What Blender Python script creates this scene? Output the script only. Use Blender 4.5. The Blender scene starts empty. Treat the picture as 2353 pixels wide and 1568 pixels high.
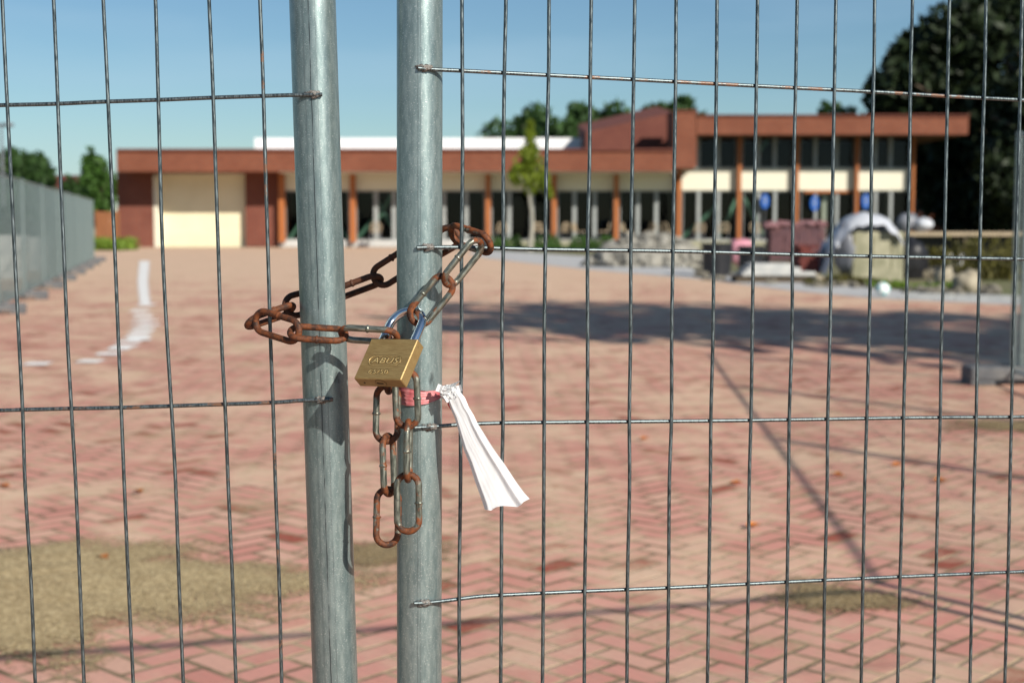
import bpy, math, random
from mathutils import Vector, Matrix, noise
R = math.radians
random.seed(7)
SC = bpy.context.scene
COL = SC.collection

# ------------------------------------------------------------------ camera
EYE, PITCH, FPX = 1.30, math.atan(276/3267.0), 3267.0        # eye height, tilt, focal length in 2352-px units
cam = bpy.data.cameras.new('camera'); camo = bpy.data.objects.new('camera', cam); COL.objects.link(camo)
cam.lens = 50; cam.sensor_width = 36; cam.clip_start = 0.05; cam.clip_end = 2000
camo.location = (0, 0, EYE); camo.rotation_euler = (R(90)-PITCH, 0, 0)
cam.dof.use_dof = True; cam.dof.focus_distance = 1.275; cam.dof.aperture_fstop = 8.8
SC.camera = camo
# ------------------------------------------------------------------ light
AZ, EL = R(38), R(30.6)                  # sun stands behind the camera to the right
sd = Vector((-math.sin(AZ)*math.cos(EL), math.cos(AZ)*math.cos(EL), -math.sin(EL)))   # direction of travel
sun = bpy.data.lights.new('sun', 'SUN'); suno = bpy.data.objects.new('sun', sun); COL.objects.link(suno)
sun.energy = 5.0; sun.angle = R(0.62); sun.color = (1.0, 0.93, 0.82)
suno.rotation_euler = sd.to_track_quat('-Z', 'Y').to_euler(); suno.location = (8, -10, 12)
W = bpy.data.worlds.new('World'); SC.world = W; W.use_nodes = True
nt = W.node_tree; nt.nodes.clear()
sky = nt.nodes.new('ShaderNodeTexSky'); sky.sky_type = 'NISHITA'; sky.sun_disc = False
sky.sun_elevation = EL; sky.sun_rotation = math.atan2(-sd.x, -sd.y)
sky.air_density = 1.0; sky.dust_density = 0.15; sky.ozone_density = 2.6
bg = nt.nodes.new('ShaderNodeBackground'); bg.inputs['Strength'].default_value = 0.057
out = nt.nodes.new('ShaderNodeOutputWorld')
tc = nt.nodes.new('ShaderNodeTexCoord'); mp = nt.nodes.new('ShaderNodeMapping'); mp.inputs['Scale'].default_value = (1.2, 1.2, 7)
mp.inputs['Rotation'].default_value = (0, R(12), 0)
cn = nt.nodes.new('ShaderNodeTexNoise'); cn.inputs['Scale'].default_value = 2.2; cn.inputs['Detail'].default_value = 5
cr = nt.nodes.new('ShaderNodeMapRange'); cr.inputs['From Min'].default_value = .45; cr.inputs['From Max'].default_value = .8
cr.inputs['To Max'].default_value = .55
mxw = nt.nodes.new('ShaderNodeMix'); mxw.data_type = 'RGBA'
mxw.inputs[7].default_value = (7.0, 8.2, 9.4, 1)
nt.links.new(tc.outputs['Generated'], mp.inputs['Vector']); nt.links.new(mp.outputs[0], cn.inputs['Vector'])
nt.links.new(cn.outputs[0], cr.inputs[0]); nt.links.new(cr.outputs[0], mxw.inputs[0]); nt.links.new(sky.outputs[0], mxw.inputs[6])
tn = nt.nodes.new('ShaderNodeMix'); tn.data_type = 'RGBA'; tn.blend_type = 'MULTIPLY'; tn.inputs[0].default_value = 1; tn.inputs[7].default_value = (.84, 1.02, 1.10, 1)
nt.links.new(mxw.outputs[2], tn.inputs[6]); nt.links.new(tn.outputs[2], bg.inputs['Color']); nt.links.new(bg.outputs[0], out.inputs['Surface'])
SC.view_settings.view_transform = 'Standard'; SC.view_settings.look = 'None'
SC.view_settings.exposure = 0.40; SC.view_settings.gamma = 1.0
SC.cycles.max_bounces = 6; SC.cycles.transparent_max_bounces = 12

# ------------------------------------------------------------------ survey helpers (a sight line of the camera to a place in the world)
CX = Vector((1, 0, 0)); CF = Vector((0, math.cos(PITCH), -math.sin(PITCH))); CD = Vector((0, -math.sin(PITCH), -math.cos(PITCH)))
EYEV = Vector((0, 0, EYE))
def ray(u, v): return CF + CX*((u-1176)/FPX) + CD*((v-784)/FPX)
def P(u, v, d): return EYEV + ray(u, v)*d                    # at depth d along the axis
def PS(x, y, d): return P(x*.672, y*.672, d)                 # the same from full-size pixels
def at(u, v, Y): r = ray(u, v); return EYEV + r*(Y/r.y)      # on the upright plane y = Y
def G(u, v, z=0.0): r = ray(u, v); return EYEV + r*((z-EYE)/r.z)
def cam_vec(x, y, z): return CX*x + CD*y + CF*z

# ------------------------------------------------------------------ materials
class NT:
    def __init__(s, name):
        s.m = bpy.data.materials.new(name); s.m.use_nodes = True
        s.t = s.m.node_tree; s.b = s.t.nodes['Principled BSDF']; s.o = s.t.nodes['Material Output']
    def n(s, kind, **kw):
        x = s.t.nodes.new(kind)
        for k, v in kw.items():
            if k.startswith('i_'): x.inputs[k[2:].replace('_', ' ')].default_value = v
            else: setattr(x, k, v)
        return x
    def put(s, sock, v):
        if hasattr(v, 'links') or hasattr(v, 'is_linked'): s.t.links.new(v, sock)
        else: sock.default_value = v
    def ma(s, op, a, b=None, c=None):
        x = s.n('ShaderNodeMath', operation=op); s.put(x.inputs[0], a)
        if b is not None: s.put(x.inputs[1], b)
        if c is not None: s.put(x.inputs[2], c)
        return x.outputs[0]
    def mix(s, f, a, b):
        x = s.n('ShaderNodeMix', data_type='RGBA'); s.put(x.inputs[0], f)
        s.put(x.inputs[6], a if hasattr(a, 'links') else tuple(a)+(1,)); s.put(x.inputs[7], b if hasattr(b, 'links') else tuple(b)+(1,))
        return x.outputs[2]
    def noise(s, scale, detail=4, vec=None, rough=.55):
        x = s.n('ShaderNodeTexNoise', i_Scale=scale, i_Detail=detail, i_Roughness=rough)
        if vec is not None: s.t.links.new(vec, x.inputs['Vector'])
        return x.outputs[0]
    def ramp(s, f, lo, hi, a=0.0, b=1.0):
        x = s.n('ShaderNodeMapRange', interpolation_type='SMOOTHSTEP'); s.put(x.inputs[0], f)
        x.inputs[1].default_value = lo; x.inputs[2].default_value = hi; x.inputs[3].default_value = a; x.inputs[4].default_value = b
        return x.outputs[0]
    def obj(s, scale=(1, 1, 1)):
        x = s.n('ShaderNodeTexCoord'); y = s.n('ShaderNodeMapping'); y.inputs['Scale'].default_value = scale
        s.t.links.new(x.outputs['Object'], y.inputs['Vector']); return y.outputs[0]
    def gen(s, scale=(1, 1, 1)):
        x = s.n('ShaderNodeTexCoord'); y = s.n('ShaderNodeMapping'); y.inputs['Scale'].default_value = scale
        s.t.links.new(x.outputs['Generated'], y.inputs['Vector']); return y.outputs[0]
    def bump(s, h, strength, dist):
        x = s.n('ShaderNodeBump', i_Strength=strength, i_Distance=dist); s.t.links.new(h, x.inputs['Height'])
        s.t.links.new(x.outputs[0], s.b.inputs['Normal'])
    def fin(s, col=None, rough=None, metal=None, spec=None):
        if col is not None: s.put(s.b.inputs['Base Color'], col if hasattr(col, 'links') else tuple(col)+(1,))
        if rough is not None: s.put(s.b.inputs['Roughness'], rough)
        if metal is not None: s.put(s.b.inputs['Metallic'], metal)
        if spec is not None: s.b.inputs['Specular IOR Level'].default_value = spec
        return s.m
def simple(name, c1, c2, scale=3, rough=.8, bump=0, bd=.01, detail=5, metal=0, spec=.4, sc=(1, 1, 1)):
    m = NT(name); v = m.obj(sc); f = m.noise(scale, detail, v)
    if bump: m.bump(f, bump, bd)
    return m.fin(m.mix(m.ramp(f, .3, .7), c1, c2), rough, metal, spec)

def galv(name, tint=1.0, seam=None, dark=0):
    m = NT(name); v = m.obj(); n1 = m.noise(260, 3, m.obj((1, 1, .25))); n2 = m.noise(26, 4, m.obj((1, 1, .3))); n3 = m.noise(900, 2, v)
    base = m.mix(m.ramp(n1, .35, .65), (.17*tint, .235*tint, .24*tint), (.25*tint, .32*tint, .32*tint))
    base = m.mix(m.ramp(n2, .3, .8, 0, .35), base, (.40*tint, .465*tint, .45*tint))
    base = m.mix(m.ramp(n3, .60, .72, 0, .7), base, (.62, .66, .66))
    if seam:
        sep = m.n('ShaderNodeSeparateXYZ'); m.t.links.new(v, sep.inputs[0])
        ang = m.ma('ARCTAN2', sep.outputs[1], sep.outputs[0])
        wob = m.ma('MULTIPLY', m.ma('SUBTRACT', m.noise(40, 3, m.obj((1, 1, 1))), .5), .08)
        for a0, w, amt in seam:
            d = m.ma('ABSOLUTE', m.ma('ADD', m.ma('SUBTRACT', ang, a0), wob))
            k = m.ramp(d, w*.4, w, 1, 0)
            br = m.ramp(m.noise(120, 5, m.obj((1, 1, .35))), .38, .56, 0, 1)
            base = m.mix(m.ma('MULTIPLY', m.ma('MULTIPLY', k, br), amt), base, (.035, .042, .045))
            base = m.mix(m.ramp(d, w*2.5, w*3.5, .25, 0), base, (.12, .16, .17))
    base = m.mix(m.ramp(m.noise(45, 6, m.obj((1, 1, .5))), .67, .76, 0, .8), base, (.05, .055, .055))
    m.bump(m.ma('ADD', n1, m.ma('MULTIPLY', n3, .5)), .25, .0004)
    return m.fin(base, m.ramp(n2, .2, .8, .30, .46), .62, .5)
M = {}
M['galv_left'] = galv('galvanised_seamed', .95, [(-1.62, .035, .95), (-1.35, .012, .5), (-1.9, .02, .35)])
M['galv_right'] = galv('galvanised_tube', 1.0, [(-1.58, .015, .55), (-1.47, .010, .5), (-2.75, .02, .35)])
M['galv'] = galv('galvanised_far', .9)
def wire_mat():
    m = NT('wire_steel'); oi = m.n('ShaderNodeObjectInfo')
    n1 = m.noise(700, 3, m.obj((1, 1, .15))); n2 = m.noise(32, 5, m.obj((1, 1, 1)), .7)
    base = m.mix(m.ramp(n1, .3, .7), (.045, .06, .066), (.16, .195, .205))
    sep = m.n('ShaderNodeSeparateColor'); m.t.links.new(oi.outputs['Color'], sep.inputs[0])
    th = m.ma('SUBTRACT', .78, m.ma('MULTIPLY', sep.outputs[0], .30))
    rf = m.ramp(m.ma('SUBTRACT', n2, th), -.03, .05)
    base = m.mix(m.ma('MULTIPLY', rf, .9), base, (.15, .07, .035))
    m.bump(n1, .3, .0002)
    return m.fin(base, m.ramp(n1, .3, .7, .3, .5), m.ramp(rf, 0, 1, .75, .1), .5)
M['wire'] = wire_mat()
def link_mat():
    m = NT('rusty_zinc'); oi = m.n('ShaderNodeObjectInfo')
    sep = m.n('ShaderNodeSeparateColor'); m.t.links.new(oi.outputs['Color'], sep.inputs[0])
    xyz = m.n('ShaderNodeSeparateXYZ'); m.t.links.new(m.obj(), xyz.inputs[0])
    addv = m.n('ShaderNodeVectorMath', operation='ADD'); m.t.links.new(m.obj(), addv.inputs[0]); m.t.links.new(oi.outputs['Color'], addv.inputs[1])
    V = addv.outputs[0]
    n1 = m.noise(140, 6, V, .65); n2 = m.noise(420, 4, m.obj((.22, 1, 1))); n3 = m.noise(60, 3, V)
    end = m.ramp(m.ma('ABSOLUTE', xyz.outputs[0]), .012, .026, -.02, .20)
    f = m.ma('ADD', m.ma('ADD', m.ma('MULTIPLY', n3, .6), m.ma('MULTIPLY', n1, .4)), end)
    th = m.ma('SUBTRACT', .86, m.ma('MULTIPLY', sep.outputs[0], .62))
    rf = m.ramp(m.ma('SUBTRACT', f, th), -.05, .03)
    zinc = m.mix(m.ramp(n2, .3, .72), (.085, .092, .075), (.30, .31, .26))
    zinc = m.mix(m.ramp(n1, .62, .72, 0, .7), zinc, (.04, .04, .035))
    rust = m.mix(m.ramp(n1, .34, .66), (.020, .008, .004), (.175, .048, .010))
    rust = m.mix(m.ramp(n2, .55, .8, 0, .7), rust, (.30, .095, .016))
    rust = m.mix(sep.outputs[1], rust, (.035, .014, .009))
    m.bump(m.ma('ADD', n1, n2), .55, .0006)
    return m.fin(m.mix(rf, zinc, rust), m.ramp(rf, 0, 1, .36, .72), m.ramp(rf, 0, 1, .75, .05), .5)
M['link'] = link_mat()
def brass():
    m = NT('brushed_brass'); a = m.noise(160, 3, m.obj((.9, 12, 12))); b = m.noise(35, 5, m.obj((1, 3, 1))); c = m.noise(90, 6, m.obj())
    base = m.mix(m.ramp(a, .3, .7), (.30, .20, .08), (.43, .30, .125))
    base = m.mix(m.ramp(b, .35, .7, 0, .6), base, (.24, .15, .055))
    base = m.mix(m.ramp(c, .66, .78, 0, .8), base, (.07, .04, .02))
    m.bump(a, .25, .0004)
    return m.fin(base, m.ramp(b, .3, .7, .40, .55), .55)
M['brass'] = brass()
M['brass_mark'] = simple('stamped_brass', (.80, .60, .28), (.66, .47, .2), 200, .35, metal=.5)
M['brass_cut'] = simple('stamped_groove', (.07, .042, .014), (.11, .07, .025), 200, .5, metal=.6)
M['chrome'] = simple('chromed_steel', (.72, .74, .78), (.60, .62, .66), 60, .14, metal=1.0)
M['black'] = simple('keyhole_black', (.01, .009, .008), (.02, .018, .015), 50, .7)
M['weld'] = simple('weld_bead', (.10, .075, .06), (.30, .30, .29), 900, .55, .8, .001, metal=.4)
def plastic(name, c, c2, tr=.35):
    m = NT(name); n = m.noise(90, 5, m.obj((1, 1, .35)))
    col = m.mix(m.ramp(n, .35, .7), c, c2)
    m.fin(col, .42, 0, .5); m.bump(n, .35, .0015)
    t = m.n('ShaderNodeBsdfTranslucent'); m.t.links.new(col, t.inputs['Color'])
    mx = m.n('ShaderNodeMixShader'); mx.inputs[0].default_value = tr
    m.t.links.new(m.b.outputs[0], mx.inputs[1]); m.t.links.new(t.outputs[0], mx.inputs[2]); m.t.links.new(mx.outputs[0], m.o.inputs['Surface'])
    return m.m
M['tape_white'] = plastic('white_tape', (.86, .87, .88), (.78, .79, .80))
M['tape_red'] = plastic('faded_red_tape', (.50, .09, .11), (.70, .30, .31), .2)
M['tape_bright'] = plastic('red_tape', (.55, .02, .03), (.6, .03, .04), .2)

def pavers():
    m = NT('herringbone_pavers'); v = m.obj(); sep = m.n('ShaderNodeSeparateXYZ'); m.t.links.new(v, sep.inputs[0])
    wx, wy = sep.outputs[0], sep.outputs[1]
    # slow wobble so rows are not ruler straight
    wob = m.ma('MULTIPLY', m.ma('SUBTRACT', m.noise(1.4, 2, v), .5), .03)
    a = R(47); s = 1/.107
    X = m.ma('MULTIPLY', m.ma('ADD', m.ma('ADD', m.ma('MULTIPLY', wx, math.cos(a)), m.ma('MULTIPLY', wy, math.sin(a))), wob), s)
    Y = m.ma('MULTIPLY', m.ma('ADD', m.ma('SUBTRACT', m.ma('MULTIPLY', wy, math.cos(a)), m.ma('MULTIPLY', wx, math.sin(a))), wob), s)
    p, q = m.ma('FLOOR', X), m.ma('FLOOR', Y); fx, fy = m.ma('SUBTRACT', X, p), m.ma('SUBTRACT', Y, q)
    k = m.ma('FLOORED_MODULO', m.ma('SUBTRACT', p, q), 4)
    hz = m.ma('LESS_THAN', k, 1.5)
    def sel(c, A, B): return m.ma('ADD', m.ma('MULTIPLY', c, A), m.ma('MULTIPLY', m.ma('SUBTRACT', 1, c), B))
    k3 = m.ma('SUBTRACT', 3, k)
    uu = sel(hz, m.ma('ADD', fx, k), m.ma('ADD', fy, k3)); vv = sel(hz, fy, fx)
    ix = sel(hz, m.ma('SUBTRACT', p, k), m.ma('ADD', p, .37)); iy = sel(hz, q, m.ma('SUBTRACT', q, k3))
    e = m.ma('MINIMUM', m.ma('MINIMUM', uu, m.ma('SUBTRACT', 2, uu)), m.ma('MINIMUM', vv, m.ma('SUBTRACT', 1, vv)))
    e = m.ma('ADD', e, m.ma('MULTIPLY', m.ma('SUBTRACT', m.noise(30, 3, v), .5), .06))
    idv = m.n('ShaderNodeCombineXYZ'); m.t.links.new(ix, idv.inputs[0]); m.t.links.new(iy, idv.inputs[1])
    wn = m.n('ShaderNodeTexWhiteNoise', noise_dimensions='3D'); m.t.links.new(idv.outputs[0], wn.inputs['Vector'])
    r1 = wn.outputs['Value']; sc = m.n('ShaderNodeSeparateColor'); m.t.links.new(wn.outputs['Color'], sc.inputs[0])
    col = m.mix(r1, (.50, .215, .17), (.63, .31, .25))
    col = m.mix(m.ramp(sc.outputs[0], .5, 1, 0, .7), col, (.56, .37, .265))
    col = m.mix(m.ramp(sc.outputs[1], .925, .95), col, (.27, .06, .035))
    big = m.noise(.55, 4, v); mid = m.noise(2.3, 6, v, .65); fine = m.noise(45, 4, v)
    col = m.mix(m.ramp(fine, .35, .75, 0, .35), col, (.42, .24, .19))
    joint = m.ramp(e, .05, .15, 1, 0)
    jc = m.mix(m.ramp(mid, .35, .65), (.15, .105, .06), (.44, .32, .20))
    col = m.mix(joint, col, jc)
    far = m.ramp(wy, 13, 50, .02, .30)
    sand = m.ramp(m.ma('ADD', m.ma('ADD', m.ma('MULTIPLY', big, .6), m.ma('MULTIPLY', mid, .6)), far), .555, .77, 0, .85)
    scol = m.mix(m.ramp(fine, .3, .7), (.55, .38, .26), (.64, .47, .335))
    col = m.mix(sand, col, scol)
    dirt = m.ramp(m.noise(1.3, 7, m.obj((1, 1.0, 1)), .75), .53, .68, 0, .6)
    col = m.mix(dirt, col, m.mix(m.ramp(fine, .3, .7), (.24, .20, .105), (.44, .36, .215)))
    moss = m.ramp(m.noise(.9, 7, m.obj((.6, 1.6, 1)), .72), .54, .68, 0, .45)
    col = m.mix(moss, col, m.mix(m.ramp(mid, .3, .7), (.38, .29, .17), (.54, .40, .26)))
    stain = m.ramp(m.noise(3.2, 6, m.obj((1, 1, 3)), .7), .60, .74, 0, .5)
    col = m.mix(stain, col, (.26, .15, .10))
    h = m.ma('ADD', m.ma('MULTIPLY', m.ramp(e, 0, .1), 1.0), m.ma('MULTIPLY', fine, .25))
    h = m.ma('ADD', h, m.ma('MULTIPLY', r1, .35)); m.bump(h, .6, .006)
    return m.fin(col, .85, 0, .25)
M['pavers'] = pavers()
M['soil'] = simple('weedy_soil', (.16, .13, .08), (.10, .12, .035), .8, .95, .5, .03, 8)
M['concrete_path'] = simple('concrete_slabs', (.36, .36, .37), (.46, .455, .44), 2.5, .9, .3, .01, 7)
def sandm(name='coarse_sand', K=(1, 1, 1), lim=.78):
    sc_ = lambda *q: tuple(a_*b_ for a_, b_ in zip(q, K))
    m = NT(name); v = m.obj(); a = m.noise(70, 5, v, .7); b = m.noise(5, 5, v); vo = m.n('ShaderNodeTexVoronoi', i_Scale=110); m.t.links.new(v, vo.inputs['Vector'])
    c = m.mix(m.ramp(a, .3, .7), sc_(.27, .20, .095), sc_(.60, .46, .26)); c = m.mix(m.ramp(b, .35, .65, 0, .6), c, sc_(.34, .25, .13))
    c = m.mix(m.ramp(vo.outputs['Distance'], .0, .25, .35, 0), c, sc_(.66, .55, .38))
    gr = m.noise(62, 4, v, .7); c = m.mix(m.ramp(gr, .50, .62, 0, .55), c, sc_(.12, .085, .04)); c = m.mix(m.ramp(gr, .38, .48, .55, 0), c, sc_(.68, .55, .34))
    m.bump(m.ma('ADD', a, vo.outputs['Distance']), .9, .006); m.fin(c, .95, 0, .2)
    at_ = m.n('ShaderNodeAttribute', attribute_name='edge'); t = m.n('ShaderNodeBsdfTransparent'); mx = m.n('ShaderNodeMixShader')
    ed = m.ma('ADD', at_.outputs['Fac'], m.ma('ADD', m.ma('MULTIPLY', m.ma('SUBTRACT', m.noise(55, 5, v, .7), .5), 1.5), m.ma('MULTIPLY', m.ma('SUBTRACT', m.noise(6, 5, v, .7), .5), .7)))
    m.t.links.new(m.ramp(ed, lim-.12, lim+.2), mx.inputs[0]); m.t.links.new(m.b.outputs[0], mx.inputs[1]); m.t.links.new(t.outputs[0], mx.inputs[2]); m.t.links.new(mx.outputs[0], m.o.inputs['Surface'])
    return m.m
M['moss'] = sandm('moss_and_grit', (.66, .64, .62), .42)
M['sand'] = sandm()
M['white_paint'] = simple('road_paint', (.74, .72, .68), (.84, .82, .80), 25, .7)
def brickm(name, c1, c2, mort, s=1.0, slats=False):
    m = NT(name); tcn = m.n('ShaderNodeTexCoord'); sp = m.n('ShaderNodeSeparateXYZ'); m.t.links.new(tcn.outputs['Object'], sp.inputs[0])
    cb = m.n('ShaderNodeCombineXYZ'); m.t.links.new(m.ma('ADD', sp.outputs[0], sp.outputs[1]), cb.inputs[0]); m.t.links.new(sp.outputs[2], cb.inputs[1])
    br = m.n('ShaderNodeTexBrick', i_Scale=1.0); br.inputs['Brick Width'].default_value = .22*s; br.inputs['Row Height'].default_value = .065*s
    br.inputs['Mortar Size'].default_value = .009*s; br.inputs['Color1'].default_value = c1+(1,); br.inputs['Color2'].default_value = c2+(1,); br.inputs['Mortar'].default_value = mort+(1,)
    m.t.links.new(cb.outputs[0], br.inputs['Vector'])
    n = m.noise(.9, 5, cb.outputs[0]); col = m.mix(m.ramp(n, .35, .7, 0, .35), br.outputs[0], tuple(x*.65 for x in c1))
    return m.fin(col, .85, 0, .25)
M['brick_wall'] = brickm('dark_red_brick', (.16, .042, .028), (.21, .06, .036), (.15, .09, .07))
M['brick_fascia'] = brickm('orange_red_brick', (.175, .050, .027), (.235, .074, .038), (.15, .08, .055))
M['roof_tile'] = brickm('brown_roof_tiles', (.155, .05, .038), (.19, .065, .045), (.10, .04, .03), 1.6)
M['cream'] = simple('cream_boards', (.69, .66, .54), (.63, .60, .48), 1.2, .6, sc=(1, 1, 12))
def garage():
    m = NT('sectional_door_cream'); sp = m.n('ShaderNodeSeparateXYZ'); m.t.links.new(m.obj(), sp.inputs[0])
    z = m.ma('FRACT', m.ma('MULTIPLY', sp.outputs[2], 2.0)); g = m.ramp(z, 0, .05)
    m.bump(g, .6, .01)
    return m.fin(m.mix(m.ramp(m.noise(.8, 4, m.obj()), .3, .7), (.78, .71, .50), (.72, .65, .45)), .5, 0, .4)
M['garage'] = garage()
M['wood_post'] = simple('oiled_timber', (.40, .135, .035), (.30, .09, .025), 3, .6, sc=(6, 6, .5))
M['frame_white'] = simple('pale_window_frame', (.25, .27, .27), (.33, .35, .345), 4, .5)
M['steel_green'] = simple('green_painted_steel', (.15, .30, .21), (.12, .25, .17), 4, .5)
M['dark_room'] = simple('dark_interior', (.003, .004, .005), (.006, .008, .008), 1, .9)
def glassm():
    m = NT('window_glass'); m.t.nodes.remove(m.b)
    t = m.n('ShaderNodeBsdfTransparent'); t.inputs[0].default_value = (.72, .78, .77, 1)
    g = m.n('ShaderNodeBsdfGlossy'); g.inputs['Roughness'].default_value = .03
    fr = m.n('ShaderNodeFresnel', i_IOR=1.33); mx = m.n('ShaderNodeMixShader')
    m.t.links.new(fr.outputs[0], mx.inputs[0]); m.t.links.new(t.outputs[0], mx.inputs[1]); m.t.links.new(g.outputs[0], mx.inputs[2]); m.t.links.new(mx.outputs[0], m.o.inputs['Surface'])
    return m.m
M['glass'] = glassm()
M['white_roof'] = simple('white_roof_sheet', (.80, .80, .82), (.86, .86, .87), 1, .5)
M['concrete'] = simple('cast_concrete', (.30, .30, .31), (.40, .395, .385), 9, .9, .5, .01, 8)
M['stone_pale'] = simple('pale_lime_stone', (.36, .34, .245), (.22, .215, .14), 3.5, .9, .7, .03, 8)
M['slab'] = simple('pale_slab', (.52, .52, .50), (.40, .41, .41), 5, .85, .3, .01)
M['purple_brick'] = brickm('stacked_clinkers', (.13, .07, .085), (.20, .09, .09), (.06, .04, .045), 1.0)
M['red_brick'] = brickm('stacked_red_bricks', (.14, .035, .03), (.19, .05, .04), (.05, .02, .02), 1.0)
M['dark_plastic'] = simple('black_plastic', (.012, .013, .016), (.02, .02, .024), 8, .45)
M['pink_fabric'] = simple('pink_cloth', (.62, .28, .34), (.50, .22, .28), 12, .8)
M['sheet_white'] = plastic('white_sheeting', (.66, .68, .73), (.52, .55, .61), .25)
M['grey_bag'] = plastic('grey_bag_cloth', (.20, .21, .24), (.13, .14, .17), .1)
M['timber_pale'] = simple('weathered_planks', (.42, .33, .22), (.30, .24, .17), 6, .85, sc=(.5, 4, 4))
M['blue_sign'] = simple('blue_sign_face', (.015, .10, .42), (.02, .12, .48), 2, .35)
M['bark'] = simple('tree_bark', (.11, .085, .06), (.06, .045, .03), 9, .9, .8, .02, 7, sc=(3, 3, .5))
M['bark_pale'] = simple('young_pale_bark', (.34, .32, .27), (.25, .24, .20), 9, .8)
M['fence_wood'] = simple('brown_fence_boards', (.30, .12, .05), (.20, .075, .03), 3, .8, sc=(5, 5, .4))
M['lamp_metal'] = simple('grey_lamp_metal', (.12, .13, .15), (.17, .18, .2), 5, .5)
M['ball_white'] = simple('ball_white', (.75, .80, .78), (.68, .74, .72), 8, .4)
M['ball_teal'] = simple('ball_teal', (.04, .34, .42), (.06, .42, .46), 8, .4)
M['orange_leaf'] = simple('dry_orange_leaf', (.50, .17, .03), (.35, .12, .03), 20, .7)
def leafm(name, c1, c2, tr=.25):
    m = NT(name); n = m.noise(1.1, 5, m.obj()); oi = m.n('ShaderNodeNewGeometry')
    col = m.mix(m.ramp(n, .3, .7), c1, c2); col = m.mix(m.ma('MULTIPLY', oi.outputs['Random Per Island'], .5), col, tuple(x*1.6 for x in c2))
    m.fin(col, .6, 0, .3); t = m.n('ShaderNodeBsdfTranslucent'); m.t.links.new(col, t.inputs['Color'])
    mx = m.n('ShaderNodeMixShader'); mx.inputs[0].default_value = tr
    m.t.links.new(m.b.outputs[0], mx.inputs[1]); m.t.links.new(t.outputs[0], mx.inputs[2]); m.t.links.new(mx.outputs[0], m.o.inputs['Surface'])
    return m.m
M['leaf_dark'] = leafm('dark_evergreen_leaves', (.006, .012, .005), (.016, .028, .009), .08)
M['leaf_mid'] = leafm('oak_leaves', (.018, .042, .012), (.035, .075, .018), .2)
M['leaf_bright'] = leafm('young_bright_leaves', (.10, .155, .012), (.19, .24, .025), .4)
M['leaf_hedge'] = leafm('hedge_leaves', (.03, .075, .012), (.05, .11, .02), .2)
M['weed'] = leafm('weed_leaves', (.09, .16, .02), (.16, .24, .03), .3)
M['weed_dry'] = leafm('olive_weed', (.045, .045, .012), (.10, .09, .02), .25)

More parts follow.
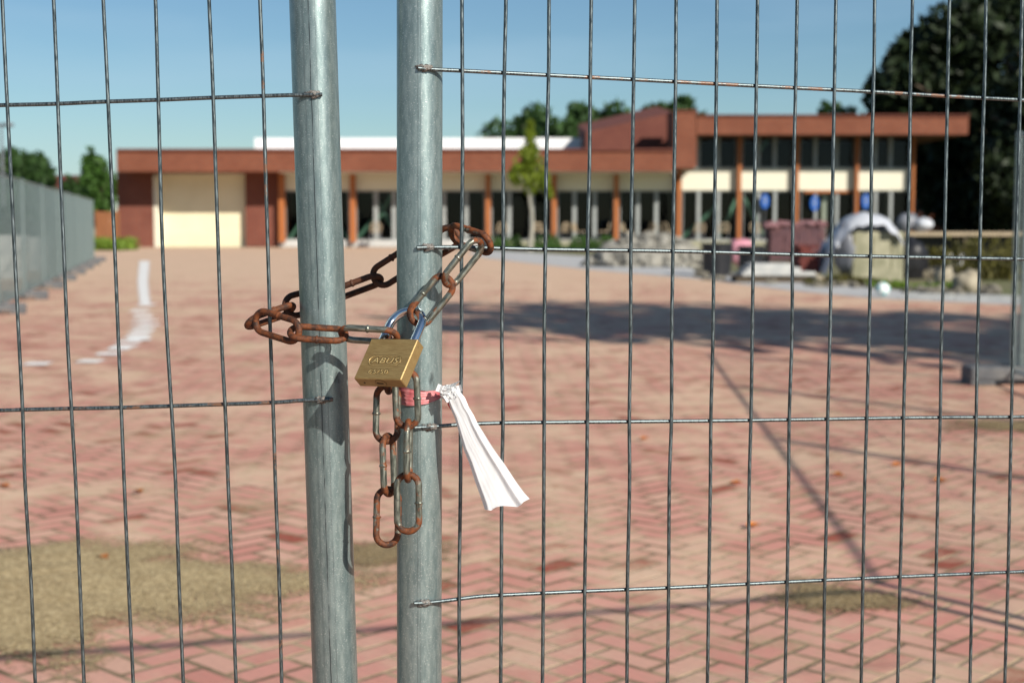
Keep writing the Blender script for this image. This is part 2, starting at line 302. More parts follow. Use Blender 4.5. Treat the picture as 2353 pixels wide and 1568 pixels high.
# ------------------------------------------------------------------ mesh building
class MB:
    def __init__(s): s.v = []; s.f = []; s.sm = []; s.mi = []; s.cur = 0
    def add(s, vs, fs, smooth=False):
        o = len(s.v); s.v += [Vector(x) for x in vs]
        for f in fs: s.f.append([o+i for i in f]); s.sm.append(smooth); s.mi.append(s.cur)
    def box(s, a, b, rot=None, c=None, bev=0):
        x0, y0, z0 = a; x1, y1, z1 = b
        if bev:
            return s.bbox(a, b, bev, rot, c)
        vs = [Vector(p) for p in ((x0,y0,z0),(x1,y0,z0),(x1,y1,z0),(x0,y1,z0),(x0,y0,z1),(x1,y0,z1),(x1,y1,z1),(x0,y1,z1))]
        if rot is not None: vs = [rot @ p for p in vs]
        if c is not None: vs = [p+Vector(c) for p in vs]
        s.add(vs, [(0,3,2,1),(4,5,6,7),(0,1,5,4),(1,2,6,5),(2,3,7,6),(3,0,4,7)])
    def bbox(s, a, b, r, rot=None, c=None):
        # box with chamfered edges
        a = Vector(a); b = Vector(b); m = (a+b)/2; h = (b-a)/2
        idx = {}; vs = []
        for ax in range(3):
            for sx in (-1, 1):
                for sy in (-1, 1):
                    for sz in (-1, 1):
                        sg = (sx, sy, sz); p = Vector([m[i]+sg[i]*(h[i]-(0 if i == ax else r)) for i in range(3)])
                        idx[(ax, sg)] = len(vs); vs.append(p)
        fs = []
        for ax in range(3):
            o = [i for i in range(3) if i != ax]
            for sd_ in (-1, 1):
                q = []
                for u, w in ((-1,-1),(1,-1),(1,1),(-1,1)):
                    g = [0]*3; g[ax] = sd_; g[o[0]] = u; g[o[1]] = w; q.append(idx[(ax, tuple(g))])
                fs.append(q)
        for ax in range(3):
            o = [i for i in range(3) if i != ax]
            for u in (-1, 1):
                for w in (-1, 1):
                    def gg(k, e):
                        g = [0]*3; g[ax] = e; g[o[0]] = u; g[o[1]] = w; return idx[(k, tuple(g))]
                    fs.append([gg(o[0], -1), gg(o[0], 1), gg(o[1], 1), gg(o[1], -1)])
        for sx in (-1, 1):
            for sy in (-1, 1):
                for sz in (-1, 1): fs.append([idx[(i, (sx, sy, sz))] for i in range(3)])
        if rot is not None: vs = [rot @ p for p in vs]
        if c is not None: vs = [p+Vector(c) for p in vs]
        s.add(vs, fs)
    def tube(s, pts, r, n=10, caps=True, closed=False, rfn=None, flat=1.0):
        pts = [Vector(p) for p in pts]; L = len(pts); rings = []
        t0 = (pts[1]-pts[0]).normalized(); up = Vector((0, 0, 1)) if abs(t0.z) < .9 else Vector((1, 0, 0))
        nn = (up - t0*up.dot(t0)).normalized()
        for i in range(L):
            if closed: t = (pts[(i+1) % L]-pts[i-1]).normalized()
            else: t = (pts[min(i+1, L-1)]-pts[max(i-1, 0)]).normalized()
            nn = (nn - t*nn.dot(t)).normalized(); bb = t.cross(nn)
            rr = rfn(i/(L-1)) if rfn else r
            rings.append([pts[i]+nn*math.cos(2*math.pi*k/n)*rr+bb*math.sin(2*math.pi*k/n)*rr*flat for k in range(n)])
        vs = [p for q in rings for p in q]; fs = []
        for i in range(L if closed else L-1):
            j = (i+1) % L
            for k in range(n): fs.append((i*n+k, i*n+(k+1) % n, j*n+(k+1) % n, j*n+k))
        s.add(vs, fs, True)
        if caps and not closed: s.add(rings[0], [list(range(n))[::-1]]); s.add(rings[-1], [list(range(n))])
    def blob(s, c, r, seed=0, amp=.25, freq=1.5, nu=10, nv=7, smooth=True):
        c = Vector(c); r = Vector(r) if hasattr(r, '__len__') else Vector((r, r, r)); vs = []; fs = []
        for j in range(nv+1):
            for i in range(nu):
                th = math.pi*j/nv; ph = 2*math.pi*i/nu
                d = Vector((math.sin(th)*math.cos(ph), math.sin(th)*math.sin(ph), math.cos(th)))
                k = 1+amp*noise.noise(d*freq+Vector((seed*7.3, seed*1.7, seed)))*2
                vs.append(c+Vector((d.x*r.x, d.y*r.y, d.z*r.z))*k)
        for j in range(nv):
            for i in range(nu): fs.append((j*nu+i, (j+1)*nu+i, (j+1)*nu+(i+1) % nu, j*nu+(i+1) % nu))
        s.add(vs, fs, smooth)
    def rock(s, c, r, seed): s.blob(c, r, seed, .35, 1.3, 7, 5, False)
    def leaves(s, c, rad, n, size, seed, clumps=None):
        rnd = random.Random(seed); c = Vector(c); rad = Vector(rad)
        clumps = clumps or [(Vector((0, 0, 0)), 1.0)]
        for _ in range(n):
            o, k = rnd.choice(clumps)
            while True:
                d = Vector((rnd.uniform(-1, 1), rnd.uniform(-1, 1), rnd.uniform(-1, 1)))
                if .25 < d.length <= 1: break
            q = o+d*k; p = c+Vector((q.x*rad.x, q.y*rad.y, q.z*rad.z))
            a = Vector((rnd.gauss(0, 1), rnd.gauss(0, 1), rnd.gauss(0, 1))).normalized(); b = a.orthogonal().normalized()
            b.rotate(Matrix.Rotation(rnd.uniform(0, 6.28), 3, a)); e = a.cross(b); z = size*rnd.uniform(.6, 1.3)
            s.add([p-b*z, p+e*z*.45, p+b*z, p-e*z*.45], [(0, 1, 2, 3)])
    def build(s, name, mat, parent=None, loc=None):
        me = bpy.data.meshes.new(name); o = Vector(loc) if loc is not None else Vector((0, 0, 0))
        off = Vector(parent.location) if parent is not None else o
        if parent is not None and parent.parent is not None: off = off+Vector(parent.parent.location)
        me.from_pydata([p-off for p in s.v], [], s.f); me.polygons.foreach_set('use_smooth', s.sm)
        mats = mat if isinstance(mat, (list, tuple)) else [mat]
        for q in mats: me.materials.append(q)
        if len(mats) > 1: me.polygons.foreach_set('material_index', s.mi)
        me.update(); ob = bpy.data.objects.new(name, me); COL.objects.link(ob)
        if parent is not None: ob.parent = parent
        else: ob.location = o
        return ob
def tag(o, label=None, cat=None, group=None, kind=None):
    if label: o['label'] = label
    if cat: o['category'] = cat
    if group: o['group'] = group
    if kind: o['kind'] = kind
    return o
def empty(name, loc, label, cat, group=None):
    o = bpy.data.objects.new(name, None); COL.objects.link(o); o.location = loc; o.empty_display_size = .2
    return tag(o, label, cat, group)
def lmesh(name, mb, mat, parent, mtx):
    """part whose mesh is written in its own local axes and placed by a matrix"""
    me = bpy.data.meshes.new(name); me.from_pydata(mb.v, [], mb.f); me.polygons.foreach_set('use_smooth', mb.sm)
    me.materials.append(mat); me.update(); o = bpy.data.objects.new(name, me); COL.objects.link(o)
    o.parent = parent; o.matrix_local = Matrix.Translation(-Vector(parent.location)) @ mtx
    return o
def frame(origin, xa, ya, za):
    m = Matrix((xa, ya, za)).transposed().to_4x4(); m.translation = origin; return m
def sheet(name, pts, z, mat, **kw):
    mb = MB(); mb.add([(p[0], p[1], z) for p in pts], [list(range(len(pts)))]); o = mb.build(name, mat); tag(o, **kw); return o

# ================================================================== THE SETTING
mb = MB(); mb.add([(-700, -60, 0), (700, -60, 0), (700, 1200, 0), (-700, 1200, 0)], [(0, 1, 2, 3)])
tag(mb.build('ground', M['soil']), kind='structure')
g = lambda u, v: tuple(G(u, v))[:2]
pave = [(-19.2, 71.3), (-19.2, 46), (-16.5, 46), (-5, 3), (-5, -12), (40, -12), (40, 20.0), g(2352, 702), g(2180, 694), g(2008, 686), g(1815, 668), g(1610, 642), g(1344, 619), g(1200, 603), g(1120, 594), g(1075, 583), (-1.5, 71.3)]
sheet('brick_paving', pave, .006, M['pavers'], kind='structure')
path = [g(1120, 594), g(1200, 603), g(1344, 619), g(1610, 642), g(1815, 668), g(2008, 686), g(2180, 694), g(2352, 702), g(2352, 682), g(2100, 672), g(1900, 648), g(1640, 622), g(1360, 590), g(1130, 575), g(1100, 573), g(1075, 583)]
sheet('path', path, .011, M['concrete_path'], kind='structure')
# spread sand and mossy patches on the bricks
def patch(name, mat, cx, cy, rx, ry, rot, hgt, seed, label, cat):
    mb = MB(); N1, N2 = 72, 14; ca, sa = math.cos(R(rot)), math.sin(R(rot)); vs = []
    for j in range(N2+1):
        rr = j/N2
        for i in range(N1):
            a = 2*math.pi*i/N1
            k = 1+.34*noise.noise(Vector((math.cos(a)*1.6, math.sin(a)*1.6, seed)))*2+.12*noise.noise(Vector((math.cos(a)*6, math.sin(a)*6, seed-2.3)))*2
            x = math.cos(a)*rx*rr*k; y = math.sin(a)*ry*rr*k; X = cx+x*ca-y*sa; Y = cy+x*sa+y*ca
            z = .0085 if j == N2 else max(.009+hgt*(1-rr**2)+hgt*.4*noise.noise(Vector((X*9, Y*9, 0)))+.003*noise.noise(Vector((X*31, Y*31, 0))), .0085)
            vs.append((X, Y, z))
    mb.add(vs, [(j*N1+i, (j+1)*N1+i, (j+1)*N1+(i+1) % N1, j*N1+(i+1) % N1) for j in range(N2) for i in range(N1)], True)
    o = mb.build(name, mat); ea = o.data.attributes.new('edge', 'FLOAT', 'POINT')
    for j in range(N2+1):
        for i in range(N1): ea.data[j*N1+i].value = j/N2
    return tag(o, label, cat, kind='stuff')
patch('sand', M['sand'], -1.90, 5.02, 1.45, .80, -20, .016, 3.3, 'spread patch of coarse brown sand on the brick paving at the near left', 'sand')
patch('moss', M['moss'], 1.10, 4.80, .50, .34, -25, .006, 5.1, 'grey green mossy patch on the bricks at the near right, beside dark red bricks', 'moss')
patch('moss', M['moss'], -.50, 5.45, .42, .42, 10, .006, 9.4, 'brownish mossy patch seen between the two gate posts', 'moss')
patch('moss', M['moss'], 3.3, 8.9, .80, .7, 0, .006, 12.7, 'olive mossy patch at the right edge before the fence block', 'moss')
# painted bricks of the white line
mb = MB(); rnd = random.Random(3)
line = [(332, 600), (330, 622), (328, 650), (331, 680), (334, 702), (318, 716), (322, 728), (328, 740), (326, 752), (319, 764), (312, 776), (302, 786), (288, 797), (268, 803), (246, 815), (209, 832), (87, 838)]
for i, (u, v) in enumerate(line):
    c = G(u, v); 
    if i < 4:
        d = G(*line[i+1]); L = (d-c).length; n = max(1, int(L/.24))
        for k in range(n):
            q = c.lerp(d, (k+.5)/n); w = .0072*q.y; mb.add([(q.x-w/2, q.y-.11, .0085), (q.x+w/2, q.y-.11, .0085), (q.x+w/2, q.y+.11, .0085), (q.x-w/2, q.y+.11, .0085)], [(0, 1, 2, 3)])
    else:
        for k in range(2 if i < 12 else 1):
            q = c+Vector((rnd.uniform(-.03, .03), k*.26, 0)); a = R(rnd.choice((2, 4, -3))); w, h = .25 if i < 13 else .22, .27
            pts = [(-w/2, -h/2), (w/2, -h/2), (w/2, h/2), (-w/2, h/2)]
            mb.add([(q.x+x*math.cos(a)-y*math.sin(a), q.y+x*math.sin(a)+y*math.cos(a), .0085+.0004*(i+k)) for x, y in pts], [(0, 1, 2, 3)])
tag(mb.build('painted_line', M['white_paint']), kind='structure')

# ================================================================== THE BUILDING
YF, YW = 69.3, 71.5
def bx(u0, u1, v0, v1, Y0, Y1, m=None):
    m = m or MB(); a = at(u0, v1, Y0); b = at(u1, v0, Y0); m.box((a.x, Y0, max(a.z, 0)), (b.x, Y1, b.z)); return m
B = empty('building', (3, 71.5, 0), 'long modern brick building with flat roof, garage door and glazed two storey wing', 'building')
def bp(name, mb, mat, parent=B): return mb.build(name, mat, parent)
bp('wall', bx(272, 351, 395, 568, YW, YW+6), M['brick_wall'])
bp('wall', bx(565, 641, 395, 566, YW, YW+6), M['brick_wall'])
mb = bx(351, 565, 396, 404, YW+.3, YW+.8); bp('door_lintel', mb, M['cream'])
mb = bx(351.5, 362, 404, 567.5, YW+.002, YW+.5); bp('door_jamb', mb, M['cream'])
bp('garage_door', bx(362, 564.5, 404, 567.5, YW+.45, YW+.6), M['garage'])
bp('fascia', bx(268, 1548, 346, 394, YF, YW+1.2), M['brick_fascia'])
f = bx(1548, 1601, 256, 386, YF-.06, YW+1); bp('fascia', f, M['brick_fascia'])
bp('fascia', bx(1601, 2225, 266, 309, YF-.1, YW+8), M['brick_fascia'])
cp = bx(267, 1549, 341.5, 346, YF-.12, YW+1.3); bx(1547, 1602, 252.5, 256, YF-.14, YW+1.1, cp); bx(1602.2, 2227, 263, 266, YF-.2, YW+8.1, cp)
bp('coping', cp, M['roof_tile'])
bp('flat_roof', bx(585, 1345, 317, 344, 79, 92), M['white_roof'])
# sloping tiled roof beside the tall block
mb = MB(); a = at(1346, 304, 74); b = at(1548, 257, 74); c = at(1548, 344, 74); d = at(1346, 344, 74)
mb.add([a, b, c, d, a+Vector((0, 9, 1.0)), b+Vector((0, 9, 1.0)), c+Vector((0, 9, 0)), d+Vector((0, 9, 0))], [(3, 2, 1, 0), (4, 5, 6, 7), (0, 1, 5, 4), (1, 2, 6, 5), (0, 4, 7, 3), (2, 3, 7, 6)])
bp('pitched_roof', mb, M['roof_tile'])
bp('soffit', bx(641, 1548, 394.3, 397, YF+.1, YW+.6), M['cream'])
# bands of cream boards
bp('spandrel_panel', bx(652, 1548, 397.2, 437, YW, YW+.3), M['cream'])
bp('spandrel_panel', bx(1566, 2092, 387.5, 437, YW-.01, YW+.3), M['cream'])
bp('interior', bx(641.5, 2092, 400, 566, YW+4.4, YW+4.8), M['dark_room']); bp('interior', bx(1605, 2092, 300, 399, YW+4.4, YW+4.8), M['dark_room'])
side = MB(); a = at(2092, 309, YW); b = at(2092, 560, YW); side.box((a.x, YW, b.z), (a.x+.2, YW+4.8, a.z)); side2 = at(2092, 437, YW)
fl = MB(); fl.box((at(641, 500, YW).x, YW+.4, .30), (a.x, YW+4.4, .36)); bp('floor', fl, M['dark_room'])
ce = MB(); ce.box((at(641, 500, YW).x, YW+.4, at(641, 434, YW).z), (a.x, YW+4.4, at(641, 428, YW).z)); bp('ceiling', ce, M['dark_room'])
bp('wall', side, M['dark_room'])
bp('plinth', bx(641, 1130, 552, 567, YW-.12, YW+.3), M['slab'])
bp('plinth', bx(1130, 2092, 551, 567, YW-.1, YW+.3), M['slab'])
cols = [646.5, 810, 965, 1121, 1273, 1416, 1560, 1699, 1831, 1969, 2098]
for u in cols:
    top = 395 if u < 1550 else (387 if u < 1570 else 310)
    bp('column', bx(u-5.5, u+5.5, top, 556 if u < 1500 else 552, YW-.45, YW-.12), M['wood_post'])
mull = {0: [728, 768], 1: [863.5, 905], 2: [1019.5, 1071], 3: [1170, 1222], 4: [1319.5, 1366], 5: [1465, 1507.5], 6: [1604.5, 1650], 7: [1742, 1780], 8: [1873, 1922], 9: [2011, 2046]}
def window(u0, u1, v0, v1, ms):
    w = MB()
    bx(u0, u1, v0, v0+2.5, YW+.06, YW+.16, w); bx(u0, u1, v1-3, v1, YW+.06, YW+.16, w)
    bx(u0, u0+3, v0+2.5, v1-3, YW+.06, YW+.16, w); bx(u1-3, u1, v0+2.5, v1-3, YW+.06, YW+.16, w)
    for x in ms: bx(x-4.6, x+4.6, v0+2.5, v1-3, YW+.03, YW+.19, w)
    fr = bp('window', w, M['frame_white'])
    pn = MB(); a = at(u0+3, v1-3, YW); b = at(u1-3, v0+2.5, YW); pn.add([(a.x, YW+.2, a.z), (b.x, YW+.2, a.z), (b.x, YW+.2, b.z), (a.x, YW+.2, b.z)], [(0, 1, 2, 3)])
    o = pn.build('pane', M['glass'], None); o.parent = fr; o.matrix_parent_inverse = Matrix.Identity(4)
    for q in o.data.vertices: q.co = q.co - Vector(B.location)
for i in range(10):
    window(cols[i]+6.5, cols[i+1]-6.5, 437.5, 552, mull[i])
    if i >= 6: window(cols[i]+(44 if i == 6 else 6.5), cols[i+1]-6.5, 310, 387, mull[i])
for (u0, v0, u1, v1) in ((1652, 545, 1694, 448), (1704, 445, 1752, 540), (1560, 552, 1650, 470), (856, 446, 900, 520), (900, 446, 858, 520), (820, 548, 856, 505), (662, 552, 690, 512), (775, 512, 800, 552), (1742, 350, 1764, 322)):
    mb = MB(); mb.tube([at(u0, v0, YW+.55), at(u1, v1, YW+.55)], .09, 6); bp('brace', mb, M['steel_green'])
mb = bx(1887, 1902, 446, 548, YW+.5, YW+.6); bp('door_leaf', mb, M['cream'])
mb = bx(1848, 1966, 437.6, 443, YW-.06, YW+.0); bp('door_lintel', mb, M['wood_post'])
for u in (2003, 2035): bp('curtain', bx(u, u+9, 445, 548, YW+.8, YW+.9), M['timber_pale'])
# blue round signs hung inside the glass
for i, (u, v, lab) in enumerate(((1757, 462, 'blue oval sign left of the other two in the glazed wing'), (1871, 467, 'blue oval sign in the middle of the three, below the timber lintel'), (1989, 462, 'blue oval sign rightmost of three, beside the last bay of glazing'))):
    c = at(u, v, YW-.3); mb = MB(); n = 24; ry, rx = .37, .21
    fr = [(c.x+math.cos(2*math.pi*k/n)*rx, YW-.33, c.z+math.sin(2*math.pi*k/n)*ry) for k in range(n)]
    mb.add(fr+[(x, y+.05, z) for x, y, z in fr], [list(range(n))[::-1], [n+k for k in range(n)]]+[(k, (k+1) % n, n+(k+1) % n, n+k) for k in range(n)])
    s = empty('sign', (c.x, YW-.3, 0), lab, 'sign', 'blue oval signs in the glazed wing'); mb.build('sign_face', M['blue_sign'], s)
    h = MB(); h.box((c.x-.03, YW-.36, c.z-.20), (c.x+.03, YW-.332, c.z+.12)); h.box((c.x-.10, YW-.361, c.z+.02), (c.x+.10, YW-.333, c.z+.07)); h.blob((c.x, YW-.345, c.z+.20), (.055, .012, .055), 1, 0); h.build('sign_symbol', M['frame_white'], s)
    p = MB(); p.tube([(c.x, YW-.27, .2), (c.x, YW-.27, c.z+.2)], .02, 6); p.build('sign_post', M['lamp_metal'], s)
# terrace kerb in front of the glazed wing
mb = MB(); a = at(1130, 552, 67.5); b = at(1765, 552, 67.5); mb.box((a.x, 67.2, 0), (b.x, YW-.12, .34)); tag(mb.build('terrace', M['stone_pale']), kind='structure')
# terrace chairs (curved beige backs)
def chair(x, y, rz, lab):
    e = empty('terrace_chair', (x, y, .34), lab, 'chair', 'beige terrace chairs before the glazing'); rot = Matrix.Rotation(rz, 3, 'Z'); o = Vector((x, y, .34))
    q = lambda *p: o+rot @ Vector(p)
    for sx in (-.22, .22):
        for sy in (-.2, .2): m = MB(); m.tube([q(sx*1.1, sy*1.1, 0), q(sx, sy, .44)], .015, 6); m.build('leg', M['lamp_metal'], e)
    m = MB(); m.box((-.25, -.24, .44), (.25, .24, .48), rot, o); m.build('seat', M['timber_pale'], e)
    m = MB(); m.tube([q(-.24, .22, .46), q(-.25, .27, .75), q(-.17, .29, .86), q(.17, .29, .86), q(.25, .27, .75), q(.24, .22, .46)], .028, 6)
    for k in range(-2, 3): m.tube([q(k*.08, .24, .48), q(k*.08, .28, .85)], .014, 5)
    m.build('backrest', M['timber_pale'], e)
labs = ['before the second bay of glazing', 'left of the young tree trunk', 'right of the young tree trunk', 'beside the fifth timber column', 'before the middle glazing bay', 'left of the sixth column', 'right of the sixth column', 'behind the rubble heap', 'between rubble heap and the bins', 'nearest the green steel brace', 'left of the brick stack', 'behind the brick stack']
for i, u in enumerate((862, 1150, 1243, 1290, 1330, 1388, 1440, 1490, 1530, 1607, 1660, 1742)):
    pt = at(u, 540, 70.2); chair(pt.x, 70.3 + .4*math.sin(i*3), R(180)*(i % 2)+i*.3, 'small beige terrace chair '+labs[i])

# ================================================================== PLANTING
def tree(name, loc, h, trunk_r, crown, leafmat, label, n, size, seed, bark='bark', group=None, cat='tree', clumps=None, trunk_h=None):
    x, y = loc; e = empty(name, (x, y, 0), label, cat, group); rnd = random.Random(seed)
    cz, rx, rz = crown
    t = MB(); th = trunk_h or cz
    t.tube([(x, y, -.1), (x+.02*h, y, th*.35), (x-.01*h, y, th*.7), (x, y, th)], trunk_r, 9, rfn=lambda s: trunk_r*(1-.62*s)+trunk_r*.35*max(0, 1-s*8))
    for k in range(7):
        a = k*2.4+rnd.random(); z0 = th*rnd.uniform(.55, .95); L = rx*rnd.uniform(.5, .85)
        p0 = Vector((x, y, z0)); p2 = Vector((x+math.cos(a)*L, y+math.sin(a)*L, z0+rz*rnd.uniform(.2, .7))); p1 = p0.lerp(p2, .5)+Vector((0, 0, .1*L))
        t.tube([p0, p1, p2], trunk_r*.3, 6, rfn=lambda s: trunk_r*.34*(1-.7*s))
    t.build('trunk', M[bark], e)
    if clumps is None:
        clumps = []
        for _ in range(rnd.randint(13, 18)):
            d = Vector((rnd.gauss(0, 1), rnd.gauss(0, 1), rnd.gauss(0, 1))).normalized()*rnd.uniform(.45, .80); clumps.append((d, rnd.uniform(.22, .42)))
        clumps += [(Vector((0, 0, 0)), .6)]
    c = MB(); c.leaves((x, y, cz), (rx, rx, rz), n, size, seed, clumps); c.build('crown', M[leafmat], e)
    return e
def tat(u, Y): return (at(u, 500, Y).x, Y)
tree('oak_tree', tat(1235, 96), 12, .35, (6.3, 3.6, 3.1), 'leaf_mid', 'dark round tree rising behind the white roof, left of its near twin', 2600, .34, 11)
tree('oak_tree', tat(1358, 96), 12, .35, (6.6, 3.0, 3.3), 'leaf_mid', 'dark round tree rising behind the roof, nearest the sloping tiled roof', 2600, .34, 12)
tree('oak_tree', tat(1130, 110), 9, .3, (5.8, 2.6, 2.2), 'leaf_mid', 'low dark treetop just showing over the white roof beside the gate post', 1300, .34, 13)
tree('oak_tree', tat(1550, 105), 13, .35, (8.2, 3.2, 2.3), 'leaf_mid', 'dark treetop showing above the tall brick block', 1800, .34, 14)
tree('oak_tree', tat(1965, 100), 13, .35, (7.8, 3.2, 2.4), 'leaf_mid', 'green treetop over the flat roof left of the big dark tree', 1800, .34, 15)
tree('oak_tree', tat(820, 140), 9, .3, (7.5, 1.6, 1.3), 'leaf_mid', 'tiny treetop peeking over the white roof between the gate posts', 500, .3, 16)
# the big dark trees on the right
cl = [(Vector((-.72, 0, .12)), .30), (Vector((-.62, 0, .34)), .26), (Vector((-.42, -.1, .50)), .30), (Vector((-.15, 0, .62)), .33), (Vector((.1, 0, .80)), .33), (Vector((.3, 0, .62)), .45), (Vector((-.45, 0, 0)), .48), (Vector((0, 0, .2)), .6), (Vector((.4, 0, 0)), .6), (Vector((-.35, 0, -.42)), .5), (Vector((.2, 0, -.45)), .55), (Vector((-.05, -.2, -.7)), .5), (Vector((-.62, 0, -.2)), .3)]
tree('yew_tree', tat(2330, 88), 18, .7, (8.2, 9.2, 8.2), 'leaf_dark', 'huge nearly black evergreen filling the right edge behind the glazed wing', 15000, .50, 21, clumps=cl)
tree('yew_tree', tat(2225, 92), 12, .5, (4.6, 4.4, 4.6), 'leaf_dark', 'dark evergreen bush tree standing low against the right end of the building', 6500, .36, 22)
tree('yew_tree', tat(2340, 78), 9, .5, (3.6, 3.6, 4.0), 'leaf_dark', 'low dark evergreen behind the plank table at the right edge', 5500, .34, 23)
tree('yew_tree', tat(2440, 76), 16, .6, (7.2, 6.2, 7.2), 'leaf_dark', 'tall dark evergreen cut by the right edge of the view', 7500, .36, 24)
# trees on the left
tree('oak_tree', tat(62, 84), 6, .25, (2.9, 2.4, 2.9), 'leaf_mid', 'dark green tree beyond the far left end of the site fence', 2600, .28, 31)
tree('oak_tree', tat(10, 80), 6, .25, (2.6, 2.0, 2.3), 'leaf_mid', 'dark green bush tree at the left edge behind the site fence', 1800, .28, 32)
tree('oak_tree', tat(228, 77), 7, .25, (3.0, 1.25, 2.55), 'leaf_hedge', 'bright green upright tree beside the left end of the building', 2600, .24, 33)
tree('oak_tree', tat(187, 82), 5, .25, (2.1, 1.3, 2.0), 'leaf_mid', 'low green tree between the far roof and the upright tree', 1500, .26, 34)
# young tree in front of the facade
cl = [(Vector((0, 0, -.35)), .45), (Vector((-.2, 0, -.1)), .45), (Vector((.25, 0, -.15)), .42), (Vector((.05, 0, .25)), .32), (Vector((.0, 0, .62)), .17), (Vector((.02, 0, .85)), .12), (Vector((.55, 0, -.45)), .25), (Vector((-.55, 0, -.3)), .25), (Vector((.75, 0, -.72)), .12)]
tree('young_tree', tat(1217, 62), 6, .10, (3.85, 1.12, 1.85), 'leaf_bright', 'slender young tree with bright green leaves before the long facade', 1900, .14, 41, 'bark_pale', clumps=cl)
# trees standing right of the camera, casting the shade on the paving
tree('plane_tree', (9.6, 8.6), 9, .3, (6.4, 4.4, 3.0), 'leaf_mid', 'broad tree out of view right whose shade lies on the paving', 1150, .38, 51)
tree('plane_tree', (14.5, 5.6), 11, .3, (8.0, 4.4, 3.3), 'leaf_mid', 'second broad tree out of view right, farther along', 1150, .38, 52)
# hedge, grass, weeds
def stuff(name, pts, n, size, mat, label, cat, h=.4, seed=0):
    rnd = random.Random(seed); m = MB()
    for _ in range(n):
        a = rnd.choice(pts); x = a[0]+rnd.uniform(-a[2], a[2]); y = a[1]+rnd.uniform(-a[3], a[3]); z = rnd.random()**1.2*(a[4] if len(a) > 4 else h)*max(.15, min(1, .55+1.6*noise.noise(Vector((x*1.7, y*1.7, seed+.5)))))
        d = Vector((rnd.gauss(0, .5), rnd.gauss(0, .5), 1)).normalized(); e = d.orthogonal().normalized(); e.rotate(Matrix.Rotation(rnd.uniform(0, 6.3), 3, d)); s_ = size*rnd.uniform(.6, 1.3)
        p = Vector((x, y, z)); m.add([p-e*s_*.35, p+d*s_, p+e*s_*.35], [(0, 1, 2)])
    return tag(m.build(name, M[mat]), label, cat, kind='stuff')
hc = at(1275, 555, 63); stuff('hedge', [(hc.x+k*.5, 63, .35, .4, .62) for k in range(-5, 6)], 5000, .13, 'leaf_hedge', 'low trimmed green hedge along the terrace behind the rubble', 'hedge')
a = at(243, 570, 64); stuff('grass', [(a.x-.6+k*.3, 64, .3, 1.4, .5) for k in range(6)], 2400, .16, 'weed', 'bright green grass tuft at the foot of the left brick wall', 'grass')
w = G(2140, 662); stuff('weeds', [(w.x+k*.25, w.y+.1, .2, .25, .12) for k in range(-4, 4)], 1400, .08, 'weed', 'bright green weeds low behind the kerb near the ball', 'weeds')
w = G(2290, 640); w2 = G(2140, 628); stuff('weeds', [(w.x, w.y, .9, 1.2, .9), (w.x+1, w.y+1, .9, 1.2, .9), (w2.x, w2.y+1, .5, .8, .6)], 5200, .13, 'weed_dry', 'olive yellow weeds growing tall under the plank table', 'weeds')
w = G(1960, 655); stuff('weeds', [(w.x-.4, w.y+.3, .5, .4, .2), (w.x+.4, w.y+.1, .5, .3, .15)], 1200, .08, 'weed_dry', 'olive weeds at the foot of the sheeted stone block', 'weeds')

# far left house, timber boards, lamp
m0 = at(60, 432, 120); m1 = at(172, 432, 120); H = empty('house', ((m0.x+m1.x)/2, 120, 0), 'distant house with dark red roof beyond the site fence', 'house')
mb = MB(); mb.box((m0.x, 120, 0), (m1.x, 128, m0.z)); mb.build('wall', M['stone_pale'], H)
mb = MB(); t0 = at(140, 399, 120).z; mb.add([(m0.x-.3, 119.6, m0.z), (m1.x+.3, 119.6, m0.z), (m1.x+.3, 128.4, m0.z), (m0.x-.3, 128.4, m0.z), (m0.x+1, 124, t0), (m1.x-.6, 124, t0)], [(0, 1, 5, 4), (1, 2, 5), (2, 3, 4, 5), (3, 0, 4), (3, 2, 1, 0)]); mb.build('roof', M['red_brick'], H)
a = at(224, 486, 68); b = at(270, 556, 68); F = empty('board_fence', ((a.x+b.x)/2, 68, 0), 'short brown timber board fence beside the left brick wall', 'fence')
mb = MB(); n = 7
for k in range(n): x0 = a.x+(b.x-a.x)*k/n; mb.box((x0, 68, .05), (x0+(b.x-a.x)/n-.015, 68.03, a.z))
mb.build('board_panel', M['fence_wood'], F)
mb = MB(); mb.box((a.x-.1, 67.94, 0), (a.x-.002, 68.06, a.z+.05)); mb.build('post', M['fence_wood'], F); mb = MB(); mb.box((b.x+.002, 67.94, 0), (b.x+.1, 68.06, a.z+.05)); mb.build('post', M['fence_wood'], F)
p = at(9, 500, 62); Lp = empty('street_lamp', (p.x, 62, 0), 'thin street lamp with small double head at the left edge', 'street lamp')
t0 = at(9, 288, 62).z; mb = MB(); mb.tube([(p.x, 62, 0), (p.x, 62, t0)], .06, 8, rfn=lambda s: .08-.035*s); mb.build('pole', M['lamp_metal'], Lp)
for s_ in (-1, 1): mb = MB(); mb.blob((p.x+s_*.28, 62, t0+.02), (.3, .16, .10), 2, .05); mb.build('lamp_head', M['lamp_metal'], Lp)
